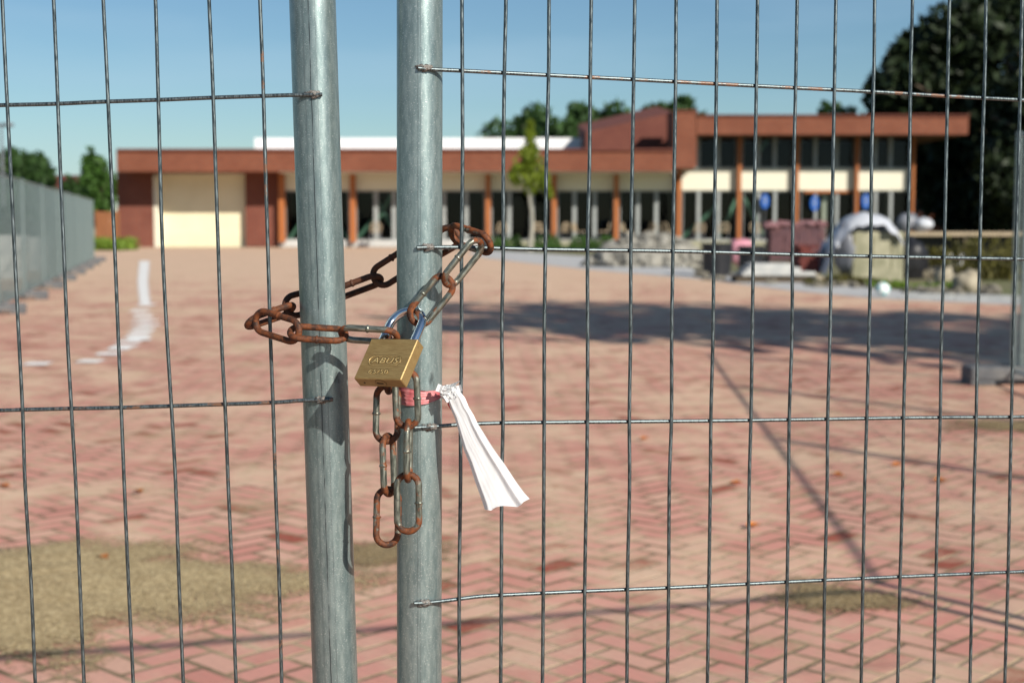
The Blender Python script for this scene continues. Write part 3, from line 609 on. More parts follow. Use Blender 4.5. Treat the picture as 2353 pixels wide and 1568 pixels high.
# houses glimpsed behind the dark trees
a = at(2110, 445, 100); b = at(2230, 372, 100); H = empty('house', ((a.x+b.x)/2, 100, 0), 'reddish house glimpsed through the dark trees on the right', 'house')
mb = MB(); mb.box((a.x, 100, 0), (b.x, 108, a.z+1)); mb.build('wall', M['brick_fascia'], H)
mb = MB(); mb.add([(a.x-.3, 99.6, a.z+1), (b.x+.3, 99.6, a.z+1), (b.x+.3, 108.4, a.z+1), (a.x-.3, 108.4, a.z+1), (a.x, 104, b.z+1), (b.x, 104, b.z+1)], [(0, 1, 5, 4), (1, 2, 5), (2, 3, 4, 5), (3, 0, 4), (3, 2, 1, 0)]); mb.build('roof', M['brick_fascia'], H)

# ================================================================== THE STORAGE YARD ON THE RIGHT
# rubble heap
rc = G(1490, 612); rnd = random.Random(5); mb = MB()
mb.blob((rc.x, rc.y+.3, 0), (1.75, 1.2, .78), 4, .12, 2.5, 20, 12)
for k in range(420):
    a = rnd.uniform(0, 6.28); q = math.sqrt(rnd.random()); x = math.cos(a)*q*1.9; y = math.sin(a)*q*1.3; z = .82*(1-q*q)*(.8+.4*rnd.random()); s_ = rnd.uniform(.06, .18)
    mb.rock((rc.x+x, rc.y+.3+y, max(z, .03)), (s_, s_*.8, s_*.7), k)
tag(mb.build('rubble', M['stone_pale'] if 0 else simple('grey_rubble', (.12, .115, .10), (.34, .325, .285), 4, .95, .6, .03, 8)), 'grey heap of broken concrete rubble at the edge of the path', 'rubble', kind='stuff')
# dark bins
def bin_(u, v, w, h, lab, lid):
    c = G(u, v); e = empty('planter_tub', (c.x, c.y, 0), lab, 'tub', 'black plastic tubs beside the slabs'); m = MB(); n = 20; prof = [(0, .0), (.40, .0), (.46, .03), (.5, .92), (.55, .93), (.55, 1), (.47, 1), (.45, .9), (0, .88)]
    vs = []; fs = []
    for r_, z in prof:
        for k in range(n): a = 2*math.pi*k/n; vs.append((c.x+math.cos(a)*r_*w, c.y+math.sin(a)*r_*w, z*h))
    for j in range(len(prof)-1):
        for k in range(n): fs.append((j*n+k, j*n+(k+1) % n, (j+1)*n+(k+1) % n, (j+1)*n+k))
    m.add(vs, fs, False); m.build('tub_body', M['dark_plastic'], e)
    if lid: m = MB(); m.tube([(c.x+math.cos(a_*.3)*w*.54, c.y+math.sin(a_*.3)*w*.54, h*.8) for a_ in range(21)], .015, 6, closed=True); m.build('tub_rim', M['dark_plastic'], e)
bin_(1646, 634, .72, .78, 'black plastic tub left of the two, below the dangling wire', True)
bin_(1725, 630, .66, .70, 'black plastic tub right of the two, beside the pink bundle', True)
c = G(1700, 620); mb = MB(); mb.blob((c.x, c.y, .62), (.30, .2, .2), 9, .3, 2.5, 14, 10); mb.blob((c.x-.1, c.y-.05, .42), (.18, .16, .26), 3, .3, 2.5, 12, 8); tag(mb.build('cloth_bundle', M['pink_fabric']), 'crumpled pink cloth bundle between the black tubs', 'cloth')
# pale slabs on a dark pallet
c = G(1782, 648); mb = MB(); e = empty('pallet', (c.x, c.y, 0), 'dark low pallet carrying the pale paving slabs', 'pallet')
for k in (-.6, 0, .6): mb.box((c.x-.9+0, c.y+k*.6-.05, .0), (c.x+.9, c.y+k*.6+.05, .12))
mb.build('runner', M['bark'], e); mb = MB()
for k in range(6): mb.box((c.x-.92+k*.315, c.y-.45, .122), (c.x-.92+k*.315+.24, c.y+.45, .145))
mb.build('deck_board', M['bark'], e)
for i, (dx, dz, w, lab) in enumerate(((0, .15, .78, 'wide pale paving slab lying lowest on the pallet'), (-.12, .235, .58, 'pale paving slab in the middle of the low stack'), (-.16, .32, .44, 'small pale paving slab topmost on the low stack'))):
    mb = MB(); mb.bbox((c.x+dx-w, c.y-.38, dz), (c.x+dx+w, c.y+.38, dz+.08), .01); tag(mb.build('paving_slab', M['slab']), lab, 'slab', 'pale slabs stacked on the pallet')
# brick stacks
def stack(u0, u1, vt, vb, mat, lab, depth=1.0, seed=0):
    a = G(u0, vb); b = G(u1, vb); t = at(u0, vt, a.y).z; rnd = random.Random(seed); e = empty('brick_stack', ((a.x+b.x)/2, a.y+.5, 0), lab, 'brick stack', 'stacks of bricks in the yard')
    mb = MB(); L = .21; h = .075; nz = int((t-.12)/h); nx = max(1, int((b.x-a.x)/L))
    for k in range(nz):
        for i in range(nx):
            j = rnd.uniform(-.015, .015)+(k % 2)*.05
            if k >= nz-2 and rnd.random() < .25: continue
            for row in range(3): mb.box((a.x+i*L+j, a.y+row*.33+rnd.uniform(-.01, .01), .12+k*h), (a.x+i*L+j+L-.012, a.y+row*.33+.3, .12+k*h+h-.006))
    mb.build('bricks', mat, e); mb = MB(); mb.box((a.x, a.y, 0), (b.x, a.y+1, .11)); mb.build('pallet_base', M['bark'], e)
stack(1768, 1905, 512, 606, M['purple_brick'], 'purple brown stack of bricks on a pallet behind the slabs', seed=1)
stack(1835, 1898, 560, 648, M['red_brick'], 'dark red stack of bricks directly left of the white sheeting', seed=2)
# wavy top layer
c = at(1835, 516, G(1768, 606).y); mb = MB()
for k in range(26): mb.rock((c.x+(random.random()-.5)*2.0, G(1768, 606).y+.3*random.random(), c.z-.05+.1*random.random()), (.16, .14, .09), 60+k)
tag(mb.build('loose_stones', M['purple_brick'] if 0 else simple('pinkish_rubble', (.28, .13, .14), (.18, .10, .11), 6, .9)), 'layer of pinkish loose stones on top of the purple stack', 'stones', kind='stuff')
# sheeted stone block
a = G(1955, 650); b = G(2075, 650); t = at(1955, 532, a.y).z; yb = a.y
mb = MB(); mb.bbox((a.x, yb, 0), (b.x, yb+1.1, t), .04); e = empty('stone_block', ((a.x+b.x)/2, yb+.5, 0), 'big pale lime stained stone block under the white sheeting', 'stone block'); mb.build('block', M['stone_pale'], e)
mb = MB()
for k in range(3): mb.box((a.x+.03+k*.4, yb-.012, t*.3), (a.x+.05+k*.4, yb-.004, t*.9))
mb.build('groove', M['soil'], e)
# sheeting: draped arc from the left foot over the block
mb = MB(); prof = []; nx = 34; ny = 12
ctr = [(1893, 628), (1905, 600), (1912, 570), (1925, 535), (1945, 508), (1968, 494), (1995, 489), (2022, 494), (2045, 505), (2064, 524), (2070, 540)]
for i in range(nx+1):
    s_ = i/nx*(len(ctr)-1); j = min(int(s_), len(ctr)-2); f_ = s_-j; u = ctr[j][0]*(1-f_)+ctr[j+1][0]*f_; v = ctr[j][1]*(1-f_)+ctr[j+1][1]*f_
    p = at(u, v, yb)
    for k in range(ny+1):
        w_ = k/ny; nz = noise.noise(Vector((i*.35, k*.5, 2)))*.12
        drop = .30*(abs(w_-.45)*2)**3 if i > 8 else 0
        prof.append((p.x+nz*.6, yb-.16+w_*1.35+nz, p.z-drop+nz*.7))
mb.add(prof, [(i*(ny+1)+k, (i+1)*(ny+1)+k, (i+1)*(ny+1)+k+1, i*(ny+1)+k+1) for i in range(nx) for k in range(ny)], True)
mb.add([(x, y, z-.012) for x, y, z in prof], [(i*(ny+1)+k+1, (i+1)*(ny+1)+k+1, (i+1)*(ny+1)+k, i*(ny+1)+k) for i in range(nx) for k in range(ny)], True)
tag(mb.build('plastic_sheet', M['sheet_white']), 'rumpled white plastic sheeting arched over the pale stone block', 'sheeting')
c = at(1915, 590, yb-.1); mb = MB(); mb.blob((c.x+.35, yb+.3, .75), (.28, .3, .55), 3, .2, 2, 14, 10); tag(mb.build('sack', M['grey_bag']), 'dark grey sack under the left end of the white sheeting', 'sack')
# bags and planks behind
c = G(2120, 590); z = at(2120, 515, c.y).z; mb = MB(); mb.blob((c.x, c.y, z-.02), (.33, .3, .26), 7, .2, 2, 14, 10); tag(mb.build('white_bag', M['sheet_white']), 'small bright white bag lying on the planks', 'bag')
c2 = at(2082, 512, c.y+.2); mb = MB(); mb.blob((c2.x, c.y+.2, c2.z), (.42, .3, .33), 8, .2, 2, 14, 10); tag(mb.build('grey_bag', M['grey_bag']), 'dull grey bag left of the bright white one', 'bag')
T = empty('plank_table', (at(2220, 550, c.y).x, c.y, 0), 'long rough table of weathered planks over dark trestles', 'table')
zt = at(2120, 533, c.y).z; x0 = at(2072, 540, c.y).x; x1 = at(2420, 540, c.y).x
for k in range(3): mb = MB(); mb.bbox((x0+.1*k, c.y-.55+k*.36, zt-.14), (x1-.1*k, c.y-.55+k*.36+.34, zt), .01); mb.build('plank', M['timber_pale'], T)
for xx in (x0+.3, (x0+x1)/2-.6, x1-.9):
    for yy in (-.4, .4): mb = MB(); mb.box((xx-.06, c.y+yy-.05, 0), (xx+.06, c.y+yy+.05, zt-.142)); mb.build('leg', M['bark'], T)
mb = MB(); mb.box((x0+.2, c.y+.48, .1), (x1, c.y+.52, zt-.15)); mb.build('back_board', M['dark_plastic'], T)
mb = MB(); q = G(2150, 612); mb.bbox((q.x-.9, q.y, .25), (q.x+1.0, q.y+.4, .36), .02); mb.box((q.x-.7, q.y+.05, 0), (q.x-.5, q.y+.35, .25)); mb.box((q.x+.6, q.y+.05, 0), (q.x+.8, q.y+.35, .25)); tag(mb.build('stone_bench', M['concrete']), 'low grey stone bench below the plank table', 'bench')
for i, (u, v, r_, lab) in enumerate(((2225, 668, (.25, .2, .24), 'pale humped rock at the right behind the kerb'), (2172, 660, (.17, .16, .24), 'pale upright rock left of the humped rock'), (2200, 652, (.34, .2, .12), 'pale rock behind the humped rock'), (1882, 651, (.11, .09, .11), 'small white stone on the path before the stacks'))):
    q = G(u, v); mb = MB(); mb.blob((q.x, q.y+.1, r_[2]*.6), r_, 20+i, .25, 1.6, 14, 10); tag(mb.build('rock', simple('rock_pale_%s' % 'abcd'[i], (.37, .33, .25), (.22, .19, .14), 6, .9, .6, .02)), lab, 'rock', 'pale rocks by the kerb')
q = G(2098, 642); mb = MB(); mb.blob((q.x, q.y+.35, .42), (.36, .3, .50), 33, .25, 1.8, 16, 12); tag(mb.build('sack', M['dark_plastic']), 'lumpy black sack right of the pale stone block', 'sack')
q = G(1835, 600); mb = MB(); mb.bbox((q.x-.42, q.y-.62, .0), (q.x+.40, q.y-.2, .36), .02); mb.bbox((q.x-.36, q.y-.6, .362), (q.x+.34, q.y-.24, .52), .02); tag(mb.build('concrete_block', M['concrete']), 'grey concrete block standing against the purple stack', 'block')
rnd = random.Random(77); mb = MB()
for k in range(150):
    u = rnd.uniform(1600, 2290); q = G(u, 628+ (u-1600)*.062+rnd.uniform(-6, 16)); z_ = rnd.uniform(.03, .11); mb.rock((q.x, q.y, z_*.4), (z_*1.2, z_, z_*.7), 300+k)
tag(mb.build('gravel', simple('dark_rubble_bits', (.06, .055, .045), (.22, .20, .16), 6, .95)), 'scattered dark stones and grit along the path before the stacks', 'gravel', kind='stuff')
rnd = random.Random(78); mb = MB()
for k in range(60):
    q = G(rnd.uniform(2085, 2330), 640); z_ = rnd.uniform(.08, .22); mb.rock((q.x, q.y+rnd.uniform(.2, 2.2), z_*.5), (z_*1.3, z_, z_*.8), 500+k)
tag(mb.build('rubble', simple('dull_rubble', (.07, .06, .045), (.26, .23, .17), 5, .95)), 'dull brown rubble spread among the weeds under the plank table', 'rubble', kind='stuff')
# kerb row
mb = MB(); a = G(2070, 686); b = G(2360, 694); d = (b-a).normalized(); nrm = Vector((-d.y, d.x, 0)); L = (b-a).length; k = 0
K = empty('kerb', ((a.x+b.x)/2, a.y, 0), 'low pale concrete kerb between paving and weeds', 'kerb')
while k*.9 < L:
    p0 = a+d*(k*.9); p1 = a+d*(k*.9+.885); mb = MB(); vs = [p0, p1, p1+nrm*.1, p0+nrm*.1]; mb.add([(p.x, p.y, .0) for p in vs]+[(p.x, p.y, .10) for p in vs], [(0, 1, 5, 4), (1, 2, 6, 5), (2, 3, 7, 6), (3, 0, 4, 7), (4, 5, 6, 7)]); mb.build('kerbstone', M['slab'], K); k += 1
# the ball
c = G(2027, 682); rb = .122
Bl = empty('football', (c.x, c.y, 0), 'white and teal football lying on the paving edge', 'ball'); cc = Vector((c.x, c.y, rb+.01))
mb = MB(); mb.blob(cc, rb, 0, 0, 1, 28, 18); mb.build('ball_skin', M['ball_white'], Bl)
for d in ((-.75, -.6, .25), (.1, -.75, -.65), (.2, -.3, .95), (.85, -.5, .1), (-.5, .5, -.7)):
    d = Vector(d).normalized(); o1 = d.orthogonal().normalized(); o2 = d.cross(o1); mb = MB()
    ring = [cc+(d+(o1*math.cos(k*1.2566)+o2*math.sin(k*1.2566))*.48).normalized()*(rb+.0015) for k in range(5)]
    mid = [cc+(d+(o1*math.cos(k*1.2566)+o2*math.sin(k*1.2566))*.25).normalized()*(rb+.0015) for k in range(5)]
    mb.add([cc+d*(rb+.0015)]+mid+ring, [(0, k+1, (k+1) % 5+1) for k in range(5)]+[(k+1, k+6, (k+1) % 5+6, (k+1) % 5+1) for k in range(5)], True); mb.build('panel', M['ball_teal'], Bl)
# fallen leaves
rnd = random.Random(9)
LV = [(8, 1115), (318, 1127), (957, 1106), (238, 1280+0), (2160, 1102), (1690, 1108), (1925, 1090), (1730, 1205), (2060, 1066), (1480, 1006)]
for i, (u, v) in enumerate(LV):
    p = G(u, v, .02); a = rnd.uniform(0, 6.28); s_ = .04; mb = MB(); d = Vector((math.cos(a), math.sin(a), 0)); e = Vector((-d.y, d.x, 0))
    mb.add([p-d*s_, p-d*s_*.2+e*s_*.55+Vector((0, 0, .015)), p+d*s_, p-d*s_*.2-e*s_*.55+Vector((0, 0, .012)), p+Vector((0, 0, -.006))], [(0, 4, 1), (1, 4, 2), (2, 4, 3), (3, 4, 0)])
    tag(mb.build('fallen_leaf', M['orange_leaf']), 'dry orange leaf lying flat on the brick paving', 'leaf', 'dry leaves scattered on the paving')

# ================================================================== SITE FENCES (far panels)
def wires_mesh(L, H0, H1, pitch, r, rows):
    """flat panel of welded wires in local x (along), z (up): vertical wires and horizontal wires as two meshes"""
    mv, mh = MB(), MB(); n = int(L/pitch)
    for k in range(1, n): mv.tube([(k*pitch, 0, H0), (k*pitch, 0, H1)], r, 4, False)
    for z in rows: mh.tube([(0, r*2, z), (L, r*2, z)], r, 4, False)
    return mv, mh
def far_panel(a, b, Hh, lab, group, pitch=.04, posts=True, r=.0019):
    a = Vector((a[0], a[1], 0)); b = Vector((b[0], b[1], 0)); d = (b-a); L = d.length; d.normalize(); e = empty('mesh_fence', a, lab, 'fence panel', group)
    mtx = frame(a, d, Vector((-d.y, d.x, 0)), Vector((0, 0, 1)))
    mv, mh = wires_mesh(L, .12, Hh-.03, pitch, r, [.3+.27*k for k in range(6)])
    mh.v += []
    o = lmesh('wire_mesh', mv, M['galv'], e, mtx)
    o2 = lmesh('horizontal_wires', mh, M['wire'], e, mtx)
    o.color = o2.color = (0, 0, 0, 1)
    for x in (0.02, L-.02): t = MB(); t.tube([(x, 0, .02), (x, 0, Hh)], .0205, 12); lmesh('post', t, M['galv'], e, mtx)
    for z in (.12, Hh-.03): t = MB(); t.tube([(.02, 0, z), (L-.02, 0, z)], .0125, 10); lmesh('rail', t, M['galv'], e, mtx)
    return e
FOOTM = simple('grey_fence_foot', (.10, .105, .115), (.15, .15, .15), 12, .9, .5, .01)
def foot(x, y, rz, lab, group):
    e = empty('ballast_block', (x, y, 0), lab, 'fence foot', group); rot = Matrix.Rotation(rz, 3, 'Z'); m = MB(); o = Vector((x, y, 0))
    L, Wd, H_ = .36, .12, .15
    # block with a recess at each side (built of slabs and end blocks)
    m.bbox((-L, -Wd, .045), (L, Wd, H_), .012, rot, o); m.bbox((-L, -Wd, .008), (-L*.45, Wd, .0449), .006, rot, o); m.bbox((L*.45, -Wd, .008), (L, Wd, .0449), .006, rot, o)
    m.build('block', FOOTM, e)
    m = MB(); m.box((-.06, -.045, H_-.002), (.06, .045, H_+.008), rot, o); m.build('socket_rim', M['dark_plastic'], e)
NP = 8; A0 = Vector((-6.3, 16.2, 0)); A1 = Vector((-13.5, 46, 0))
names = ['nearest', 'second nearest', 'third nearest', 'fourth nearest', 'fifth nearest', 'third farthest', 'second farthest', 'farthest']
for k in range(NP):
    p = A0.lerp(A1, k/NP); q = A0.lerp(A1, (k+1)/NP); dd = (q-p).normalized(); q2 = q-dd*.05
    far_panel(p, q2, 2.0, 'grey mesh site fence panel, %s of the row receding on the left' % names[k], 'fence panels in the row on the left', pitch=.056, r=.0021)
    foot(p.x, p.y, math.atan2(dd.y, dd.x)+R(90), 'concrete fence foot under the near end of the %s left panel' % names[k], 'feet of the left fence row')
foot(A1.x, A1.y, R(12), 'concrete fence foot at the far end of the left row', 'feet of the left fence row')
# pale things stored behind the left fence, and dark shrubs
for i, (u, v, w_, h_, lab) in enumerate(((40, 655, .7, 1.0, 'pale board leaning behind the left fence, nearer one'), (110, 632, .6, .9, 'pale board leaning behind the left fence, farther one'))):
    q = G(u, v); mb = MB(); rot = Matrix.Rotation(R(-10), 3, 'X'); mb.box((-w_/2, 0, 0), (w_/2, .04, h_), rot, (q.x-1.2, q.y+3, 0)); tag(mb.build('board', M['slab']), lab, 'board', 'pale boards behind the left fence')
tree('shrub', (-9.8, 23), 1.6, .05, (1.0, 1.1, .75), 'leaf_dark', 'dark shrub growing close behind the left site fence, nearer one', 1500, .12, 61, group=None, cat='shrub')
tree('shrub', (-12.4, 31), 1.8, .05, (1.0, 1.3, .8), 'leaf_dark', 'dark shrub growing behind the left site fence, middle one', 1500, .12, 62, group=None, cat='shrub')
tree('shrub', (-15.0, 41), 1.9, .05, (1.0, 1.5, .8), 'leaf_dark', 'dark shrub growing behind the left site fence, farthest one', 1500, .14, 63, group=None, cat='shrub')
# side fence at the right, out of view except its far post and foot
S = [(3.98, 11.3), (3.78, 8.55), (3.60, 5.8), (3.36, 2.35)]
sn = ['far', 'middle', 'near']
for k in range(3):
    a_, b_ = Vector(S[k]), Vector(S[k+1]); dd = (b_-a_).normalized()
    far_panel(a_+dd*.03, b_-dd*.03, 2.0, 'mesh site fence panel along the right side, %s one' % sn[k], 'side fence panels on the right')
    foot(a_.x, a_.y, R(3), ('grey concrete fence foot with post at the right edge' if k == 0 else 'concrete foot of the right side fence, %s joint' % sn[k]), 'feet of the right side fence')
mb = MB(); mb.tube([(4.075, 11.33, .02), (4.075, 11.33, 2.0)], .0205, 12); mb.tube([(4.3, 11.9, .02), (4.085, 11.36, 1.7)], .0165, 8); tag(mb.build('fence_brace', M['galv']), 'galvanised prop post beside the side fence at the right edge', 'fence post')

# ================================================================== THE TWO FOREGROUND PANELS
def dR(u, v, d0=1.281): return d0/(1+(u-965)/1385*(1/1.1315-1)-.03*(v-784)/1568)     # right panel plane
def dL(u, v, d0=1.302): return d0/(1-.033*(v-784)/1568)                                 # left panel plane
def axis_frame(p0, p1):
    za = (p1-p0).normalized(); ya = (CF-za*CF.dot(za)).normalized(); xa = ya.cross(za); return frame(p0, xa, ya, za), (p1-p0).length
def extend_z(p_top, p_bot, z): return p_bot+(p_top-p_bot)*((z-p_bot.z)/(p_top.z-p_bot.z))
def panel(name, lab, dfn, dpost, post_uv, rpost, verts_, horiz, side, gmat, seed, vext, hrow, rust, group):
    rnd = random.Random(seed)
    ptop = P(post_uv[0], 0, dfn(post_uv[0], 0, dpost)); pbot = P(post_uv[1], 1568, dfn(post_uv[1], 1568, dpost))
    b0 = extend_z(ptop, pbot, .03); t0 = extend_z(ptop, pbot, 2.02)
    e = empty(name, b0, lab, 'fence panel', group)
    mtx, L = axis_frame(b0, t0); m = MB(); m.tube([(0, 0, L*k/24) for k in range(25)], rpost, 64); lmesh('post', m, gmat, e, mtx)
    ends = []
    for wi, (ut, um, ub) in enumerate(verts_):
        dv = -.0035
        T = P(ut, 0, dfn(ut, 0)+dv); Bm = P(ub, 1568, dfn(ub, 1568)+dv); top = extend_z(T, Bm, 1.97); bot = extend_z(T, Bm, .10)
        pts = [bot, Bm.lerp(bot, .3), Bm]
        for v in (1340, 1109, 960, 770, 571, 380, 160):
            f_ = v/1568; ul = ut+(ub-ut)*f_; k = um*math.exp(-((v-571)/330.0)**2); u = ul+k+rnd.uniform(-1.6, 1.6)
            pts.append(P(u, v, dfn(u, v)+dv+rnd.uniform(-.0006, .0006)))
        pts += [T, T.lerp(top, .5), top]
        lastpts = pts; ends.append((T, Bm))
        m = MB(); m.tube(spline(pts, 5), .00172, 10); o = m.build('vertical_wire', M['wire'], e); o.color = (rust[wi] if wi < len(rust) else rnd.choice((0, 0, .1, .25)), 0, 0, 1)
    i0, i1 = (-1, -2) if side > 0 else (0, 1)
    step = (ends[i0][1]-ends[i1][1]); stp = (ends[i0][0]-ends[i1][0]); step = (step+stp)*.5; step.z = 0
    for k in range(1, vext):
        a_, b_ = extend_z(ends[i0][0], ends[i0][1], 1.97)+step*k, extend_z(ends[i0][0], ends[i0][1], .10)+step*k
        m = MB(); m.tube([a_, b_], .00172, 6); o = m.build('vertical_wire', M['wire'], e); o.color = (0, 0, 0, 1)
    for hi, row in enumerate(horiz):
        pts = [P(u, v, dfn(u, v)+(0.0)) for u, v in row['pts']]
        m = MB(); m.tube(spline(pts, 5), .00185, 12); o = m.build('horizontal_wire', M['wire'], e); o.color = (row.get('rust', .1), 0, 0, 1)
        if 'weld' in row:
            u, v = row['weld']; m = MB()
            m.blob(P(u, v, dfn(u, v)+.0006), (.0065, .0022, .0028), seed+hi, .5, 3, 18, 12); m.blob(P(u+side*10, v-1, dfn(u, v)+.001), (.004, .0018, .0022), seed+hi+9, .5, 3, 14, 10)
            m.build('weld', M['weld'], e)
    # rails top and bottom and the far post
    return e
def spline(pts, n):
    out_ = []; L = len(pts)
    for i in range(L-1):
        p0, p1, p2, p3 = pts[max(i-1, 0)], pts[i], pts[i+1], pts[min(i+2, L-1)]
        for k in range(n):
            t = k/n
            m1 = (p2-p0)*.5 if i > 0 else (p2-p1); m2 = (p3-p1)*.5 if i < L-2 else (p2-p1)
            l1, l2, l3 = (p1-p0).length or 1, (p2-p1).length, (p3-p2).length or 1
            if i > 0: m1 = (p2-p0)*(l2/(l1+l2))
            if i < L-2: m2 = (p3-p1)*(l2/(l2+l3))
            out_.append(p1*(2*t**3-3*t**2+1)+m1*(t**3-2*t**2+t)+p2*(-2*t**3+3*t**2)+m2*(t**3-t**2))
    out_.append(pts[-1]); return out_

RT = [1061, 1162, 1261, 1358, 1458, 1553, 1647, 1740, 1831, 1920, 2009, 2096, 2181, 2265, 2348]
RBt = [1055, 1150, 1246, 1342, 1440, 1533, 1625, 1715, 1803, 1891, 1978, 2062, 2145, 2228, 2308]
RM = [2.5, -3, -4, -2, -2, 0, 0, 0, 1, 1, 1, 1, 0, 0, 0]
rv = [(a, m_, b) for a, m_, b in zip(RT, RM, RBt)]
def rrow(pts, **k): return dict(pts=pts, **k)
def ext(v0, s0, extra):  # rows that go on out of view to the right
    return [(2350+e_, v0+s0*e_) for e_ in extra]
rh = [rrow([(960, 157), (1000, 160), (1062, 163), (1160, 168), (1258, 173), (1455, 183), (1740, 198), (2004, 211), (2175, 221), (2350, 230)]+ext(230, .054, (500, 1300, 3400)), rust=.75, weld=(975, 156)),
      rrow([(957, 569), (1000, 568), (1062, 568), (1254, 573), (1545, 577), (1731, 582), (1910, 587), (2350, 595)]+ext(595, .016, (500, 1300, 3400)), rust=.15, weld=(980, 568)),
      rrow([(952, 982), (1000, 979), (1060, 974.5), (1152, 971), (1445, 968), (1723, 965), (2095, 959), (2350, 957)]+ext(957, -.014, (500, 1300, 3400)), rust=.45, weld=(985, 980)),
      rrow([(951, 1385), (985, 1383), (1052, 1375), (1100, 1369), (1150, 1366), (1345, 1357), (1540, 1349), (1805, 1336), (2062, 1324), (2350, 1312)]+ext(1312, -.044, (500, 1300, 3400)), rust=.15, weld=(972, 1384)),
      rrow([(952, -250), (1160, -238), (1740, -190), (2350, -132)]+ext(-132, .09, (500, 1300, 3400)), weld=(972, -249)),
      rrow([(950, 1795), (1160, 1775), (1740, 1723), (2350, 1668)]+ext(1668, -.08, (500, 1300, 3400)), weld=(972, 1793))]
RP = panel('mesh_fence', 'galvanised mesh fence panel with narrow grid, filling the right side, chained to its neighbour', dR, 1.304, (964, 963), .02075, rv, rh, 1, M['galv_right'], 1, 66, 4, [0, .35, .1, 0, .15, 0, .1], 'fence panels chained together')
LT = [(5, 81), (123, 193), (237, 306), (357, 421), (480, 542), (597, 647)]
LM = [0, -2, 0, -7, -2, 0]
lv = [(a, m_, b) for (a, b), m_ in zip(LT, LM)]
lh = [rrow([(740, 217), (700, 218), (597, 221), (480, 225), (357, 230), (237, 234), (123, 239), (0, 242), (-600, 262), (-1300, 285), (-5600, 425)], rust=.15, weld=(720, 217)),
      rrow([(765, 917), (700, 919), (628, 924), (515, 928), (395, 932), (270, 936), (160, 938), (0, 942), (-600, 958), (-1300, 975), (-5600, 1078)], rust=.72, weld=(742, 917.5)),
      rrow([(715, -480), (480, -472), (0, -455), (-1300, -410), (-5600, -261)]), rrow([(790, 1615), (480, 1626), (0, 1643), (-1300, 1688), (-5600, 1836)])]
LP = panel('mesh_fence', 'galvanised mesh fence panel with wider grid, filling the left side, its post leaning', dL, 1.325, (717.5, 770), .0212, lv, lh, -1, M['galv_left'], 2, 54, 4, [0, 0, .1, .1, .35, .7], 'fence panels chained together')
# top and bottom rails and the far end posts of both panels
def rail(par, fn, u0, v0, u1, v1, d0, z, mat):
    a_ = fn(u0, v0, d0); p0 = P(u0, v0, a_); p1 = P(u1, v1, fn(u1, v1, d0)); p0 = Vector((p0.x, p0.y, z)); p1 = Vector((p1.x, p1.y, z)); return p0, p1
for par, fn, u0, u1, d0, uvp in ((RP, dR, 964, 6021, 1.304, (964, 963)), (LP, dL, 742, -7800, 1.325, (717.5, 770))):
    ptop = P(uvp[0], 0, fn(uvp[0], 0, d0)); pbot = P(uvp[1], 1568, fn(uvp[1], 1568, d0))
    for z in (1.99, .12):
        s0 = extend_z(ptop, pbot, z)
        far = P(u1, 784, fn(u1, 784, d0)); s1 = Vector((far.x+(s0.x-extend_z(ptop, pbot, 1.2).x), far.y+(s0.y-extend_z(ptop, pbot, 1.2).y), z))
        m = MB(); m.tube([s0, s1], .0135, 16); m.build('rail', M['galv'], par)
    s1a = Vector((s1.x, s1.y, .03)); m = MB(); m.tube([s1a, Vector((s1.x, s1.y, 2.02))], .0205, 16); m.build('post', M['galv'], par)
pb = Vector(RP.location); foot(pb.x-.05, pb.y, R(90), 'concrete foot holding the two chained gate posts, below the view', 'feet of the chained panels')

# ================================================================== THE CHAIN
def link_mesh():
    m = MB(); hl, hw, n = .025, .00975, 14; pts = []
    cxl = hl-hw
    for k in range(n+1): a = -math.pi/2+math.pi*k/n; pts.append((cxl+math.cos(a)*hw, math.sin(a)*hw, 0))
    for k in range(1, 8): pts.append((cxl-2*cxl*k/8, hw, 0))
    for k in range(n+1): a = math.pi/2+math.pi*k/n; pts.append((-cxl+math.cos(a)*hw, math.sin(a)*hw, 0))
    for k in range(1, 8): pts.append((-cxl+2*cxl*k/8, -hw, 0))
    m.tube(pts, .003, 14, closed=True)
    # butt weld in the middle of one leg
    w = [(-.0016, -hw, 0), (-.0008, -hw, 0), (0, -hw, 0), (.0008, -hw, 0), (.0016, -hw, 0)]
    m.tube(w, .0034, 12, rfn=lambda s: .0029+.0008*math.sin(math.pi*s))
    m.blob((0, -hw+.0032, 0), (.0012, .0009, .0012), 3, .4, 2, 8, 6)
    return m
CH = empty('chain', PS(1300, 1140, 1.28), 'rusty steel link chain looped round both fence posts with two ends hanging down', 'chain')
LM_ = link_mesh(); base = None
